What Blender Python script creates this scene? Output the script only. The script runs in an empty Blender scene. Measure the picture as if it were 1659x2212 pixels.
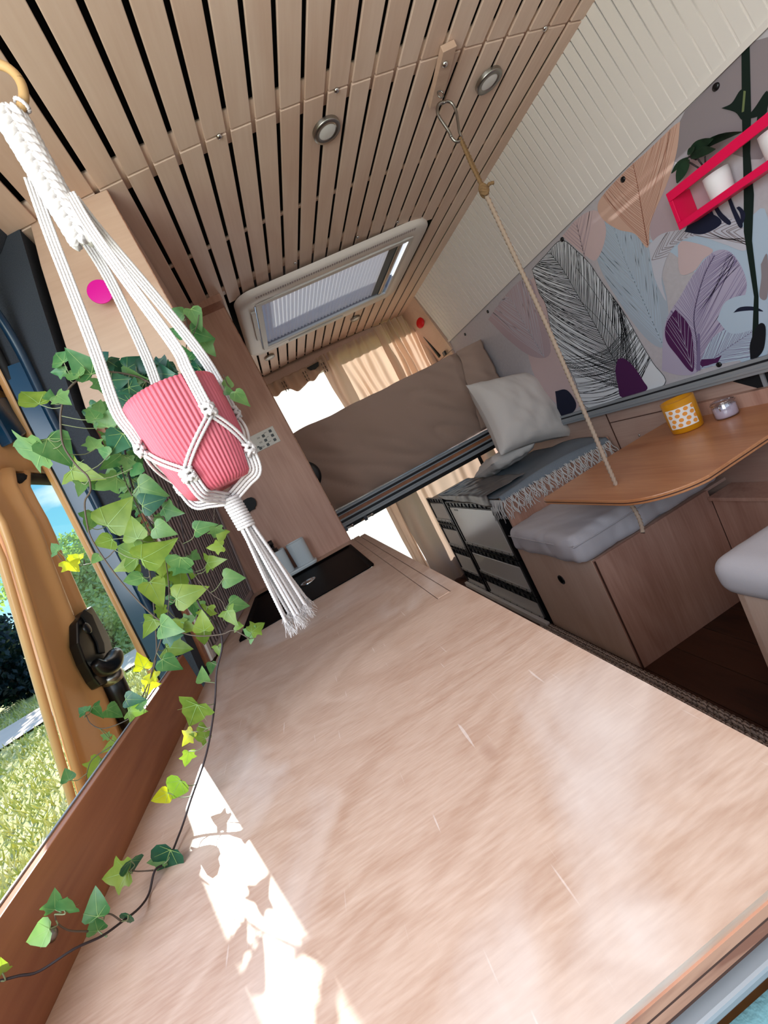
import bpy, bmesh, math, random
from mathutils import Vector, Matrix, noise
random.seed(7)
S = bpy.context.scene
COL = S.collection
# ------------------------------------------------------------------ camera (world origin sits at the lens, metres; counter top z=-0.3, floor z=-1.2)
F = 932.78639
RC = ((0.86357097, -0.20558215, -0.46041413), (-0.47696138, -0.03685526, -0.87815120), (0.16356353, 0.97794564, -0.12988188))
cd = bpy.data.cameras.new('camera'); cam = bpy.data.objects.new('camera', cd); COL.objects.link(cam)
r, d, f = [Vector(v) for v in RC]
m = Matrix((r, -d, -f)).transposed().to_4x4(); cam.matrix_world = m
cd.sensor_fit = 'HORIZONTAL'; cd.sensor_width = 36; cd.lens = F*36/1659; cd.clip_start = 0.02; cd.clip_end = 500
S.camera = cam
def ray(px, py):
    v = ((px-829.5)/F, (py-1106)/F, 1.0)
    return Vector((sum(RC[k][i]*v[k] for k in range(3)) for i in range(3)))
def at(px, py, ax, val):
    w = ray(px, py); return w*(val/w[ax])
def dep(px, py, d_): return ray(px, py)*d_
# ------------------------------------------------------------------ world, sun, daylight
W = bpy.data.worlds.new('sky'); S.world = W; W.use_nodes = True
nt = W.node_tree; nt.nodes.clear()
out = nt.nodes.new('ShaderNodeOutputWorld'); bg = nt.nodes.new('ShaderNodeBackground')
SUN = Vector((-.86, 2.1, 1.0)).normalized()
tc = nt.nodes.new('ShaderNodeTexCoord'); mp = nt.nodes.new('ShaderNodeMapping'); mp.inputs['Scale'].default_value = (2.2, 2.2, 7)
nz = nt.nodes.new('ShaderNodeTexNoise'); nz.inputs['Scale'].default_value = 1.6; nz.inputs['Detail'].default_value = 6
cr = nt.nodes.new('ShaderNodeValToRGB'); cr.color_ramp.elements[0].position = .5; cr.color_ramp.elements[1].position = .66
mx = nt.nodes.new('ShaderNodeMix'); mx.data_type = 'RGBA'; mx.inputs[7].default_value = (11, 11.3, 11.6, 1)
sp = nt.nodes.new('ShaderNodeSeparateXYZ'); gr = nt.nodes.new('ShaderNodeValToRGB'); e = gr.color_ramp.elements
e[0].position = 0; e[0].color = (.60, .90, 1.0, 1); e[1].position = 1; e[1].color = (.10, .30, .85, 1)
for p_, c_ in ((.10, (.30, .80, 1.0, 1)), (.35, (.17, .52, .98, 1))):
    n_ = e.new(p_); n_.color = c_
L = nt.links
L.new(tc.outputs['Generated'], sp.inputs[0]); L.new(sp.outputs['Z'], gr.inputs['Fac'])
L.new(tc.outputs['Generated'], mp.inputs['Vector']); L.new(mp.outputs[0], nz.inputs['Vector']); L.new(nz.outputs['Fac'], cr.inputs['Fac'])
L.new(cr.outputs['Color'], mx.inputs[0]); L.new(gr.outputs['Color'], mx.inputs[6]); L.new(mx.outputs[2], bg.inputs['Color'])
mx.inputs[7].default_value = (1.25, 1.3, 1.35, 1)
bg.inputs['Strength'].default_value = 0.8; L.new(bg.outputs[0], out.inputs['Surface'])
def light(name, typ, loc, aim, energy, color=(1, 1, 1), size=None, sy=None):
    ld = bpy.data.lights.new(name, typ); o = bpy.data.objects.new(name, ld); COL.objects.link(o)
    ld.energy = energy; ld.color = color; o.location = loc
    o.rotation_euler = Vector(aim).to_track_quat('-Z', 'Y').to_euler()
    if typ == 'AREA': ld.shape = 'RECTANGLE'; ld.size = size; ld.size_y = sy
    return o
sun = light('sun', 'SUN', (-3, 6, 4), -SUN, 9, (1, .97, .92)); sun.data.angle = .009
light('windscreen_daylight', 'AREA', (.55, -.96, .45), (0, 1, .0), 3.5, (.93, .96, 1), 1.5, .6)
light('side_door_daylight', 'AREA', (-.46, -.25, .34), (1, .22, .03), 19, (.90, .95, 1), 1.3, .85)
S.view_settings.view_transform = 'Standard'; S.view_settings.look = 'None'; S.view_settings.gamma = 1
S.view_settings.use_curve_mapping = False; S.view_settings.exposure = 0.52
S.cycles.use_denoising = True; S.cycles.max_bounces = 8; S.cycles.transparent_max_bounces = 16
S.cycles.sample_clamp_indirect = 6; S.cycles.caustics_refractive = False; S.cycles.caustics_reflective = False

# ------------------------------------------------------------------ materials
def lin(h):
    if isinstance(h, str): h = tuple(int(h[i:i+2], 16)/255 for i in (0, 2, 4))
    return tuple((c/12.92 if c <= .04045 else ((c+.055)/1.055)**2.4) for c in h)+(1,)
class MT:
    def __init__(s, name):
        s.m = bpy.data.materials.new(name); s.m.use_nodes = True; s.n = s.m.node_tree.nodes; s.l = s.m.node_tree.links
        s.b = s.n['Principled BSDF']; s.o = s.n['Material Output']
    def node(s, t, **kw):
        n = s.n.new(t)
        for k, v in kw.items():
            if k in n.inputs: n.inputs[k].default_value = v
            else: setattr(n, k, v)
        return n
    def coord(s, scale=(1, 1, 1), offs=False):
        g = s.node('ShaderNodeNewGeometry'); mp = s.node('ShaderNodeMapping'); mp.inputs['Scale'].default_value = scale
        s.l.new(g.outputs['Position'], mp.inputs['Vector'])
        if offs:
            oi = s.node('ShaderNodeObjectInfo'); mu = s.node('ShaderNodeMath', operation='MULTIPLY'); mu.inputs[1].default_value = 37
            s.l.new(oi.outputs['Random'], mu.inputs[0]); s.l.new(mu.outputs[0], mp.inputs['Location'])
        return mp.outputs[0]
    def bump(s, src, strength=.2, dist=.002):
        b = s.node('ShaderNodeBump'); b.inputs['Strength'].default_value = strength; b.inputs['Distance'].default_value = dist
        s.l.new(src, b.inputs['Height']); s.l.new(b.outputs[0], s.b.inputs['Normal'])
    def ramp(s, src, stops):
        r_ = s.node('ShaderNodeValToRGB'); e = r_.color_ramp.elements
        while len(e) < len(stops): e.new(.5)
        for el, (p, c) in zip(e, stops): el.position = p; el.color = lin(c)
        s.l.new(src, r_.inputs['Fac']); return r_.outputs['Color']
def plain(name, col, rough=.5, metal=0, bump=0, bs=200, spec=.5, var=0):
    t = MT(name); t.b.inputs['Base Color'].default_value = lin(col); t.b.inputs['Roughness'].default_value = rough
    t.b.inputs['Metallic'].default_value = metal; t.b.inputs['Specular IOR Level'].default_value = spec
    if bump or var:
        nz = t.node('ShaderNodeTexNoise', Scale=bs, Detail=4.0); t.l.new(t.coord(), nz.inputs['Vector'])
        if bump: t.bump(nz.outputs['Fac'], bump)
        if var:
            c = lin(col); n2 = t.node('ShaderNodeTexNoise', Scale=bs*.12, Detail=5.0); t.l.new(t.coord(), n2.inputs['Vector'])
            mr = t.node('ShaderNodeMix', data_type='RGBA'); mr.inputs[6].default_value = tuple(x*(1-var) for x in c[:3])+(1,); mr.inputs[7].default_value = tuple(min(1, x*(1+var)) for x in c[:3])+(1,)
            t.l.new(n2.outputs['Fac'], mr.inputs[0]); t.l.new(mr.outputs[2], t.b.inputs['Base Color'])
    return t.m
def wood(name, c1, c2, axis='y', rough=.45, scale=5, contrast=(.3, .7), offs=True, bump=.06, worn=False):
    t = MT(name); sc = {'x': (.22, 1, 1), 'y': (1, .22, 1), 'z': (1, 1, .22)}[axis]; sc = (.5, 1, 1) if worn else sc
    v = t.coord(sc, offs)
    n1 = t.node('ShaderNodeTexNoise', Scale=float(scale), Detail=3.0, Distortion=1.2); t.l.new(v, n1.inputs['Vector'])
    wv = t.node('ShaderNodeMath', operation='MULTIPLY'); wv.inputs[1].default_value = 14; t.l.new(n1.outputs['Fac'], wv.inputs[0])
    sn = t.node('ShaderNodeMath', operation='SINE'); t.l.new(wv.outputs[0], sn.inputs[0])
    sc2 = {'x': (.06, 1, 1), 'y': (1, .06, 1), 'z': (1, 1, .06)}[axis]; sc2 = (.14, 1, 1) if worn else sc2
    n2 = t.node('ShaderNodeTexNoise', Scale=120.0, Detail=4.0); t.l.new(t.coord(sc2, offs), n2.inputs['Vector'])
    n3 = t.node('ShaderNodeTexNoise', Scale=3.0, Detail=2.0); t.l.new(t.coord((1, 1, 1), offs), n3.inputs['Vector'])
    a = t.node('ShaderNodeMath', operation='MULTIPLY_ADD'); a.inputs[1].default_value = .12; t.l.new(sn.outputs[0], a.inputs[0])
    n2s = t.node('ShaderNodeMath', operation='MULTIPLY_ADD'); n2s.inputs[1].default_value = .38; n2s.inputs[2].default_value = .31; t.l.new(n2.outputs['Fac'], n2s.inputs[0]); t.l.new(n2s.outputs[0], a.inputs[2])
    b = t.node('ShaderNodeMath', operation='MULTIPLY_ADD'); b.inputs[1].default_value = .5; b.inputs[2].default_value = -.25; t.l.new(n3.outputs['Fac'], b.inputs[0])
    c = t.node('ShaderNodeMath', operation='ADD'); t.l.new(a.outputs[0], c.inputs[0]); t.l.new(b.outputs[0], c.inputs[1])
    col = t.ramp(c.outputs[0], [(contrast[0], c1), (contrast[1], c2)])
    if worn:
        n4 = t.node('ShaderNodeTexNoise', Scale=5.0, Detail=6.0, Distortion=.6); t.l.new(t.coord((1, .6, 1)), n4.inputs['Vector'])
        rr = t.node('ShaderNodeValToRGB'); rr.color_ramp.elements[0].position = .54; rr.color_ramp.elements[1].position = .74; rr.color_ramp.elements[1].color = (.55,)*3+(1,); t.l.new(n4.outputs['Fac'], rr.inputs['Fac'])
        mm = t.node('ShaderNodeMix', data_type='RGBA'); mm.inputs[7].default_value = lin('e6dcd6'); t.l.new(rr.outputs['Color'], mm.inputs[0]); t.l.new(col, mm.inputs[6])
        # dark knots
        vo = t.node('ShaderNodeTexVoronoi', Scale=4.5); vv = t.coord((1, .55, 1)); t.l.new(vv, vo.inputs['Vector'])
        kr = t.node('ShaderNodeValToRGB'); kr.color_ramp.elements[0].position = .012; kr.color_ramp.elements[0].color = (.6,)*3+(1,); kr.color_ramp.elements[1].position = .05; kr.color_ramp.elements[1].color = (0, 0, 0, 1)
        t.l.new(vo.outputs['Distance'], kr.inputs['Fac'])
        m2 = t.node('ShaderNodeMix', data_type='RGBA'); m2.inputs[7].default_value = lin('8a5a42'); t.l.new(kr.outputs['Color'], m2.inputs[0]); t.l.new(mm.outputs[2], m2.inputs[6])
        col = m2.outputs[2]
        t.b.inputs['Coat Weight'].default_value = .3; t.b.inputs['Coat Roughness'].default_value = .3
        a.inputs[1].default_value = .09; wv.inputs[1].default_value = 40; n2s.inputs[1].default_value = .75; n2s.inputs[2].default_value = .12; n2.inputs['Scale'].default_value = 300; n1.inputs['Distortion'].default_value = 2.2
        sc_ = t.node('ShaderNodeTexNoise', Scale=26.0, Detail=1.0, Distortion=.2); t.l.new(t.coord((9, .5, 1)), sc_.inputs['Vector'])
        sr = t.node('ShaderNodeValToRGB'); sr.color_ramp.elements[0].position = .75; sr.color_ramp.elements[1].position = .80; sr.color_ramp.elements[1].color = (.35,)*3+(1,); t.l.new(sc_.outputs['Fac'], sr.inputs['Fac'])
        m3 = t.node('ShaderNodeMix', data_type='RGBA'); m3.inputs[7].default_value = lin('f2e8e2'); t.l.new(sr.outputs['Color'], m3.inputs[0]); t.l.new(m2.outputs[2], m3.inputs[6]); col = m3.outputs[2]
    t.l.new(col, t.b.inputs['Base Color']); t.b.inputs['Roughness'].default_value = rough
    t.bump(n2.outputs['Fac'], bump, .001)
    return t.m
def cloth(name, col, weave=900, bump=.25, var=.12, trans=0, rough=.9):
    t = MT(name); t.m.name = name; c = lin(col)
    nz = t.node('ShaderNodeTexNoise', Scale=float(weave), Detail=2.0); t.l.new(t.coord(), nz.inputs['Vector'])
    n2 = t.node('ShaderNodeTexNoise', Scale=6.0, Detail=4.0); t.l.new(t.coord(), n2.inputs['Vector'])
    mr = t.node('ShaderNodeMix', data_type='RGBA'); mr.inputs[6].default_value = tuple(x*(1-var) for x in c[:3])+(1,); mr.inputs[7].default_value = tuple(min(1, x*(1+var)) for x in c[:3])+(1,)
    t.l.new(nz.outputs['Fac'], mr.inputs[0]); t.l.new(mr.outputs[2], t.b.inputs['Base Color'])
    t.b.inputs['Roughness'].default_value = rough; t.b.inputs['Specular IOR Level'].default_value = .15; t.bump(nz.outputs['Fac'], bump, .001)
    if trans:
        tr = t.node('ShaderNodeBsdfTranslucent'); tr.inputs['Color'].default_value = c; mxx = t.node('ShaderNodeMixShader'); mxx.inputs[0].default_value = trans
        t.l.new(t.b.outputs[0], mxx.inputs[1]); t.l.new(tr.outputs[0], mxx.inputs[2]); t.l.new(mxx.outputs[0], t.o.inputs['Surface'])
    return t.m
def glass(name, tint='ffffff', gloss=.08, rough=.02):
    t = MT(name); tr = t.node('ShaderNodeBsdfTransparent'); tr.inputs['Color'].default_value = lin(tint)
    gl = t.node('ShaderNodeBsdfGlossy'); gl.inputs['Roughness'].default_value = rough; mx_ = t.node('ShaderNodeMixShader'); mx_.inputs[0].default_value = gloss
    t.l.new(tr.outputs[0], mx_.inputs[1]); t.l.new(gl.outputs[0], mx_.inputs[2]); t.l.new(mx_.outputs[0], t.o.inputs['Surface']); return t.m
def leafmat(name, dark, light_, trans=.45, vein=True):
    t = MT(name); oi = t.node('ShaderNodeObjectInfo')
    nz = t.node('ShaderNodeTexNoise', Scale=60.0, Detail=2.0); t.l.new(t.coord(), nz.inputs['Vector'])
    ad = t.node('ShaderNodeMath', operation='MULTIPLY_ADD'); ad.inputs[1].default_value = .6; t.l.new(nz.outputs['Fac'], ad.inputs[0])
    m_ = t.node('ShaderNodeMath', operation='MULTIPLY'); m_.inputs[1].default_value = .4; t.l.new(oi.outputs['Random'], m_.inputs[0]); t.l.new(m_.outputs[0], ad.inputs[2])
    c = t.ramp(ad.outputs[0], [(.25, dark), (.75, light_)]); t.l.new(c, t.b.inputs['Base Color']); t.b.inputs['Roughness'].default_value = .38
    tr = t.node('ShaderNodeBsdfTranslucent'); br = t.node('ShaderNodeMix', data_type='RGBA', blend_type='MULTIPLY'); br.inputs[0].default_value = 1; br.inputs[7].default_value = (1.1, 1.15, .45, 1)
    t.l.new(c, br.inputs[6]); t.l.new(br.outputs[2], tr.inputs['Color'])
    mxx = t.node('ShaderNodeMixShader'); mxx.inputs[0].default_value = trans; t.l.new(t.b.outputs[0], mxx.inputs[1]); t.l.new(tr.outputs[0], mxx.inputs[2]); t.l.new(mxx.outputs[0], t.o.inputs['Surface'])
    return t.m
M = dict(
 plank=wood('birch_plank', 'd2b09c', 'e8cebd', 'y', .42, 3, (.2, .8)),
 counter=wood('worn_birch_counter', 'ae8a74', 'ceb29f', 'x', .45, 3.2, (.2, .8), False, .10, True),
 birch=wood('birch_panel', 'bb9680', 'd6b8a4', 'x', .45, 3, (.2, .8)),
 birchx=wood('birch_panel_cross_grain', 'ae8a7c', 'cdae9e', 'y', .45, 3, (.2, .8)),
 paleb=wood('pale_birch_panel', 'd2b09a', 'e8cdbb', 'z', .45, 3, (.2, .8)),  # birch lightened to stand in for light falling on the bench sides
 brown=wood('warm_birch_panel', 'a27462', 'c79c89', 'z', .5, 4.5, (.28, .72)),
 guardw=wood('guard_wood', '8a5238', 'ae7450', 'y', .4, 4),
 table=wood('lacquered_table_wood', 'a4643c', 'cc9064', 'y', .3, 3.2, (.25, .75)),
 ply=wood('plywood_edge', '8a5844', 'c08e74', 'x', .6, 30, (.4, .6)),
 plydark=plain('dark_ply_layer', '4a2a1e', .7),
 shadegap=plain('black_backing', '08090c', .9),
 floorw=wood('dark_wood_floor', '2e1a12', '4e2f20', 'y', .4, 8),
 white=plain('white_plastic', 'd9d5d2', .45, 0, .03), cream=plain('cream_ribbed_panel', 'e2dad4', .65),
 frame=plain('warm_white_plastic', 'e8dfda', .4, 0, .04, 600), steel=plain('brushed_nickel', '9b9893', .32, 1), chrome=plain('chrome', 'd0d0d0', .12, 1),
 alu=plain('aluminium_profile', 'a2a7ac', .5, .35), alud=plain('aluminium_groove', '2a2c30', .5, .5),
 black=plain('black_plastic', '0b0c0f', .32), blackm=plain('black_rubber', '101216', .7), blackglass=plain('black_glass_cover', '010102', .5, 0, 0, 1, .05),
 felt=cloth('charcoal_felt', '40454e', 500, .8, .35), rubber=plain('blue_black_door_seal', '10304a', .3), bluepl=plain('dark_blue_plastic', '124264', .2),
 yellow=plain('orange_yellow_car_paint', 'eab47a', .28, 0, 0, 1, .6), magenta=plain('magenta_knob', 'e0009c', .4), red=plain('red_knob', 'e01018', .4), pink=plain('hot_pink_shelf', 'f0004e', .45),
 pot=plain('pink_ribbed_ceramic', 'c8606e', .5, 0, .03, 300), soil=plain('potting_soil', '2a1c14', .95, 0, .8, 150),
 cotton=cloth('white_cotton_cord', 'd9d3d1', 1500, .4, .06), jute=cloth('jute_rope', '86694a', 1500, .5, .2), ropew=cloth('pale_rope', 'ac9684', 1500, .5, .15),
 stem=plain('ivy_stem', '54463a', .6), stemg=plain('ivy_petiole', '7c8560', .5), stemr=plain('dark_ivy_stem', '2c2023', .6),
 leafd=leafmat('ivy_leaf_dark', '0e3c2c', '2c6448', .15), leafm=leafmat('ivy_leaf_mid', '3c7440', '7aa060', .35), leafl=leafmat('ivy_leaf_light', '6c8c34', '98ae4c', .45), leafy=leafmat('ivy_leaf_yellow', 'b4b824', 'd0cc30', .45),
 bed=cloth('brown_cotton_cover', 'aa9082', 700, .25, .08), beige=cloth('beige_curtain', 'd8bca6', 600, .3, .06, .28), sheer=cloth('white_sheer_curtain', 'f6f4f4', 600, .2, .03, .32),
 pillow=cloth('off_white_pillow', 'd8d0ca', 500, .2, .05), grey=cloth('grey_wool_throw', '7a828a', 420, .9, .3), fringe=cloth('pale_wool_fringe', 'd0cdca', 900, .4, .1), satin=plain('grey_satin_lining', '6c6664', .35, 0, .2, 60),
 seat=cloth('pale_grey_linen', 'c6c2c6', 800, .3, .07), rug=cloth('brown_woven_rug', '7c6a62', 300, .8, .3), teal=cloth('teal_seat_cloth', '7fb0b8', 300, .5, .12),
 amber=plain('amber_glass', 'd08c14', .3), label=plain('white_label', 'f0ebe6', .6), dot=plain('orange_dot', 'ee9a3c', .6), wax=plain('lilac_wax', 'd8cbd8', .6), clear=glass('clear_glass', 'f4f4f8', .16),
 winglass=glass('door_window_glass', 'e6f2ee', .05), smoked=plain('violet_smoked_glass', '5d4a5c', .15), crate=plain('milky_crate_panel', 'cac7c4', .22, 0, .15, 14), cratef=plain('black_crate_frame', '0d0e12', .4), crates=plain('grey_crate_edge', 'a8a6a4', .35),
 blindg=plain('grey_pleated_blind', 'a89a9b', .7), blindw=plain('pleated_skylight_blind', 'd4cfce', .7), led=plain('frosted_light_diffuser', 'e6e4e2', .4), switch=plain('white_control_panel', 'd2cdc6', .4),
 ceramic=plain('grey_white_ceramic', 'c3cbd0', .4, 0, .05, 200), woodring=plain('wooden_ring', 'c09a68', .4), pwhite=plain('white_pot', 'efe9ea', .6, 0, .1, 120), dleaf=leafmat('dark_plant_leaf', '0a160e', '24402c', .08))

# ------------------------------------------------------------------ mesh helpers
class MB:
    def __init__(s): s.v = []; s.f = []; s.fm = []; s.sm = []; s.cm = 0; s.cs = False
    def add(s, vs, fs, smooth=None):
        o = len(s.v); s.v += [Vector(v) for v in vs]
        for f_ in fs: s.f.append([i+o for i in f_]); s.fm.append(s.cm); s.sm.append(s.cs if smooth is None else smooth)
        return s
    def box(s, a, b, rot=None, piv=None):
        x0, y0, z0 = [min(p, q) for p, q in zip(a, b)]; x1, y1, z1 = [max(p, q) for p, q in zip(a, b)]
        vs = [Vector(p) for p in ((x0, y0, z0), (x1, y0, z0), (x1, y1, z0), (x0, y1, z0), (x0, y0, z1), (x1, y0, z1), (x1, y1, z1), (x0, y1, z1))]
        if rot is not None:
            c = Vector(piv) if piv is not None else (vs[0]+vs[6])/2
            vs = [rot@(v-c)+c for v in vs]
        return s.add(vs, [(0, 3, 2, 1), (4, 5, 6, 7), (0, 1, 5, 4), (1, 2, 6, 5), (2, 3, 7, 6), (3, 0, 4, 7)])
    def hexa(s, p):   # 8 corners, bottom loop then top loop
        return s.add(p, [(0, 3, 2, 1), (4, 5, 6, 7), (0, 1, 5, 4), (1, 2, 6, 5), (2, 3, 7, 6), (3, 0, 4, 7)])
    def prism(s, poly, off):
        n = len(poly); off = Vector(off); a = [Vector(p) for p in poly]
        return s.add(a+[p+off for p in a], [list(range(n))[::-1], list(range(n, 2*n))]+[(i, (i+1) % n, (i+1) % n+n, i+n) for i in range(n)])
    def tube(s, pts, r, n=8, cap=True, twist=0, lobes=0, amp=.2):
        pts = [Vector(p) for p in pts]; N = len(pts); rr = r if isinstance(r, (list, tuple)) else [r]*N
        vs = []; fs = []; t0 = None; u = None; dist = 0
        for i, p in enumerate(pts):
            t = (pts[min(i+1, N-1)]-pts[max(i-1, 0)]); t = t.normalized() if t.length > 1e-9 else Vector((0, 0, 1))
            if u is None:
                u = t.orthogonal().normalized()
            else:
                u = (u-t*u.dot(t)); u = u.normalized() if u.length > 1e-6 else t.orthogonal().normalized()
            w = t.cross(u)
            if i: dist += (p-pts[i-1]).length
            for k in range(n):
                a = 2*math.pi*k/n; R_ = rr[i]*(1+amp*math.cos(lobes*(a-dist*twist))) if lobes else rr[i]
                vs.append(p+u*(math.cos(a)*R_)+w*(math.sin(a)*R_))
        for i in range(N-1):
            for k in range(n): fs.append((i*n+k, i*n+(k+1) % n, (i+1)*n+(k+1) % n, (i+1)*n+k))
        if cap: fs += [list(range(n))[::-1], [(N-1)*n+k for k in range(n)]]
        return s.add(vs, fs, True)
    def lathe(s, prof, c, n=32, ax=Vector((0, 0, 1)), smooth=True, rib=0, ribn=0, cap=False):
        ax = Vector(ax).normalized(); u = ax.orthogonal().normalized(); w = ax.cross(u); c = Vector(c); vs = []; fs = []
        for (r_, h) in prof:
            for k in range(n):
                a = 2*math.pi*k/n; q = r_+(rib*abs(math.sin(a*ribn/2)) if ribn else 0); vs.append(c+ax*h+u*(q*math.cos(a))+w*(q*math.sin(a)))
        P_ = len(prof)
        for i in range(P_-1):
            for k in range(n): fs.append((i*n+k, i*n+(k+1) % n, (i+1)*n+(k+1) % n, (i+1)*n+k))
        if cap: fs += [list(range(n))[::-1], [(P_-1)*n+k for k in range(n)]]
        return s.add(vs, fs, smooth)
    def grid(s, nu, nv, fn, smooth=True, thick=None):
        vs = [Vector(fn(i/nu, j/nv)) for j in range(nv+1) for i in range(nu+1)]
        fs = [(j*(nu+1)+i, j*(nu+1)+i+1, (j+1)*(nu+1)+i+1, (j+1)*(nu+1)+i) for j in range(nv) for i in range(nu)]
        return s.add(vs, fs, smooth)
def finish(name, mb, mats, parent=None, bevel=0, solid=0, seg=2, sub=0, orig=None):
    if not isinstance(mats, (list, tuple)): mats = [mats]
    if orig is None:
        if parent is not None: orig = W0[parent.name]
        else:
            xs = [v.x for v in mb.v]; ys = [v.y for v in mb.v]; zs = [v.z for v in mb.v]; orig = Vector(((min(xs)+max(xs))/2, (min(ys)+max(ys))/2, min(zs)))
    me = bpy.data.meshes.new(name); me.from_pydata([tuple(v-orig) for v in mb.v], [], mb.f)
    for m_ in mats: me.materials.append(m_)
    me.polygons.foreach_set('material_index', mb.fm); me.polygons.foreach_set('use_smooth', mb.sm); me.validate(); me.update()
    o = bpy.data.objects.new(name, me); COL.objects.link(o)
    if parent is not None: o.parent = parent; o.location = orig-W0[parent.name]
    else: o.location = orig
    W0[o.name] = Vector(orig)
    if solid: md = o.modifiers.new('solid', 'SOLIDIFY'); md.thickness = solid; md.offset = 0
    if bevel: md = o.modifiers.new('bevel', 'BEVEL'); md.width = bevel; md.segments = seg; md.limit_method = 'ANGLE'; md.angle_limit = .7
    if sub: md = o.modifiers.new('sub', 'SUBSURF'); md.levels = sub; md.render_levels = sub
    return o
W0 = {}
def thing(name, label, cat, loc=(0, 0, 0), group=None):
    o = bpy.data.objects.new(name, None); COL.objects.link(o); o.location = loc; o['label'] = label; o['category'] = cat
    if group: o['group'] = group
    W0[o.name] = Vector(loc); return o
def tag(o, label, cat, group=None, kind=None):
    o['label'] = label; o['category'] = cat
    if group: o['group'] = group
    if kind: o['kind'] = kind
    return o
def struct(o, label=None):
    o['kind'] = 'structure'
    if label: o['label'] = label
    return o
def B(a, b): return MB().box(a, b)
def lerp(a, b, t): return a+(b-a)*t
def spline(pts, n=8):
    pts = [Vector(p) for p in pts]; o = []
    P_ = [pts[0]*2-pts[1]]+pts+[pts[-1]*2-pts[-2]]
    for i in range(1, len(P_)-2):
        for k in range(n):
            t = k/n; a, b, c, e = P_[i-1], P_[i], P_[i+1], P_[i+2]
            o.append(.5*((2*b)+(c-a)*t+(2*a-5*b+4*c-e)*t*t+(3*b-a-3*c+e)*t**3))
    o.append(pts[-1]); return o
def nse(p, s=1, k=0): return noise.noise(Vector(p)*s+Vector((k*7.3, k*3.1, k*1.7)))
def ceilz(x): return .886-.075*(x-.6)**2

# ------------------------------------------------------------------ SETTING
YF = -1.0
# ground, path
GZ = -1.75
g = MB().grid(60, 60, lambda u, v: (lerp(-70, 60, u), lerp(-30, 90, v), GZ+.12*nse((u*20, v*20, 0))+max(0, (lerp(-30, 90, v)-25))*.02), True)
gt = MT('meadow_ground'); nz_ = gt.node('ShaderNodeTexNoise', Scale=6.0, Detail=8.0); gt.l.new(gt.coord(), nz_.inputs['Vector'])
gt.l.new(gt.ramp(nz_.outputs['Fac'], [(.3, '8c9a4c'), (.5, 'b4b46a'), (.7, 'd2cc9a')]), gt.b.inputs['Base Color']); gt.b.inputs['Roughness'].default_value = 1; gt.bump(nz_.outputs['Fac'], .6, .05)
struct(finish('ground', g, gt.m), 'pale dry meadow around the van')
# floor
fl = bpy.data.objects.new('floor', None); COL.objects.link(fl); W0['floor'] = Vector((.5, 1.2, -1.2)); fl.location = W0['floor']; fl['kind'] = 'structure'
x = -.5; k = 0
while x < 1.6:
    finish('floorboard', B((x, YF, -1.222), (x+.148, 3.4, -1.2)), M['floorw'], fl, .0015, seg=1); x += .15
finish('underfloor', B((-.55, YF, -1.26), (1.6, 3.45, -1.2225)), M['black'], fl)
fw = finish('wall_front', B((-.55, YF-.03, -1.26), (1.6, YF, .02)), M['felt']); struct(fw); finish('upper_panel', B((-.55, YF-.03, .72), (1.6, YF, .98)), M['felt'], fw)  # added unseen screen behind the camera, keeps outside light off the cabin
finish('left_pillar', B((-.55, YF-.03, .02), (-.3, YF, .72)), M['felt'], fw); finish('right_pillar', B((1.35, YF-.03, .02), (1.6, YF, .72)), M['felt'], fw)
# right wall
wr = finish('wall_right', B((1.5, YF, -.30), (1.53, 3.02, .462)), plain('mural_ground', 'bdb6ba', .7, 0, .25, 500, .4, .12))
struct(wr, 'right wall covered with a printed mural of large leaves')
wl = finish('wall_right_lower', B((1.52, YF, -1.2), (1.55, 3.4, -.29)), M['birchx']); struct(wl)
# seams and a screw on the lower wall
for q in ((1270, 1400, -.345, 0),): pass
s_ = finish('screw', MB().lathe([(.006, 0), (.006, .003), (.003, .004)], at(1381, 940, 0, 1.52), 10, (-1, 0, 0), cap=True), M['chrome'], wl)
finish('panel_seam', B((1.5165, YF, -.405), (1.521, 1.87, -.402)), M['plydark'], wl)
finish('vertical_seam', B((1.5165, 1.868, -.6), (1.521, 1.872, -.345)), M['plydark'], wl)
# wall rails along the mural's foot
rl = MB().box((1.485, YF, -.308), (1.5, 2.5, -.296)); rl.box((1.478, YF, -.346), (1.5, 2.5, -.314)); rl.box((1.474, YF, -.335), (1.48, 2.5, -.325))
rail = finish('wall_rail', rl, M['alu'], None, .001, seg=1); tag(rail, 'long grey aluminium rail along the foot of the leaf mural', 'rail')
finish('rail_groove', B((1.484, YF, -.3145), (1.499, 2.5, -.3075)), M['alud'], rail)
finish('dark_recess', MB().prism([at(a_, b_, 0, 1.5195) for a_, b_ in ((1583, 824), (1662, 792), (1662, 872), (1640, 866), (1636, 838))], (-.001, 0, 0)), M['shadegap'], wl)  # flat black patch painting the darkness of an open recess
finish('metal_post', MB().prism([at(a_, b_, 0, 1.517) for a_, b_ in ((1640, 800), (1648, 797), (1662, 838), (1662, 862))], (-.006, 0, 0)), M['alu'], wl)
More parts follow.
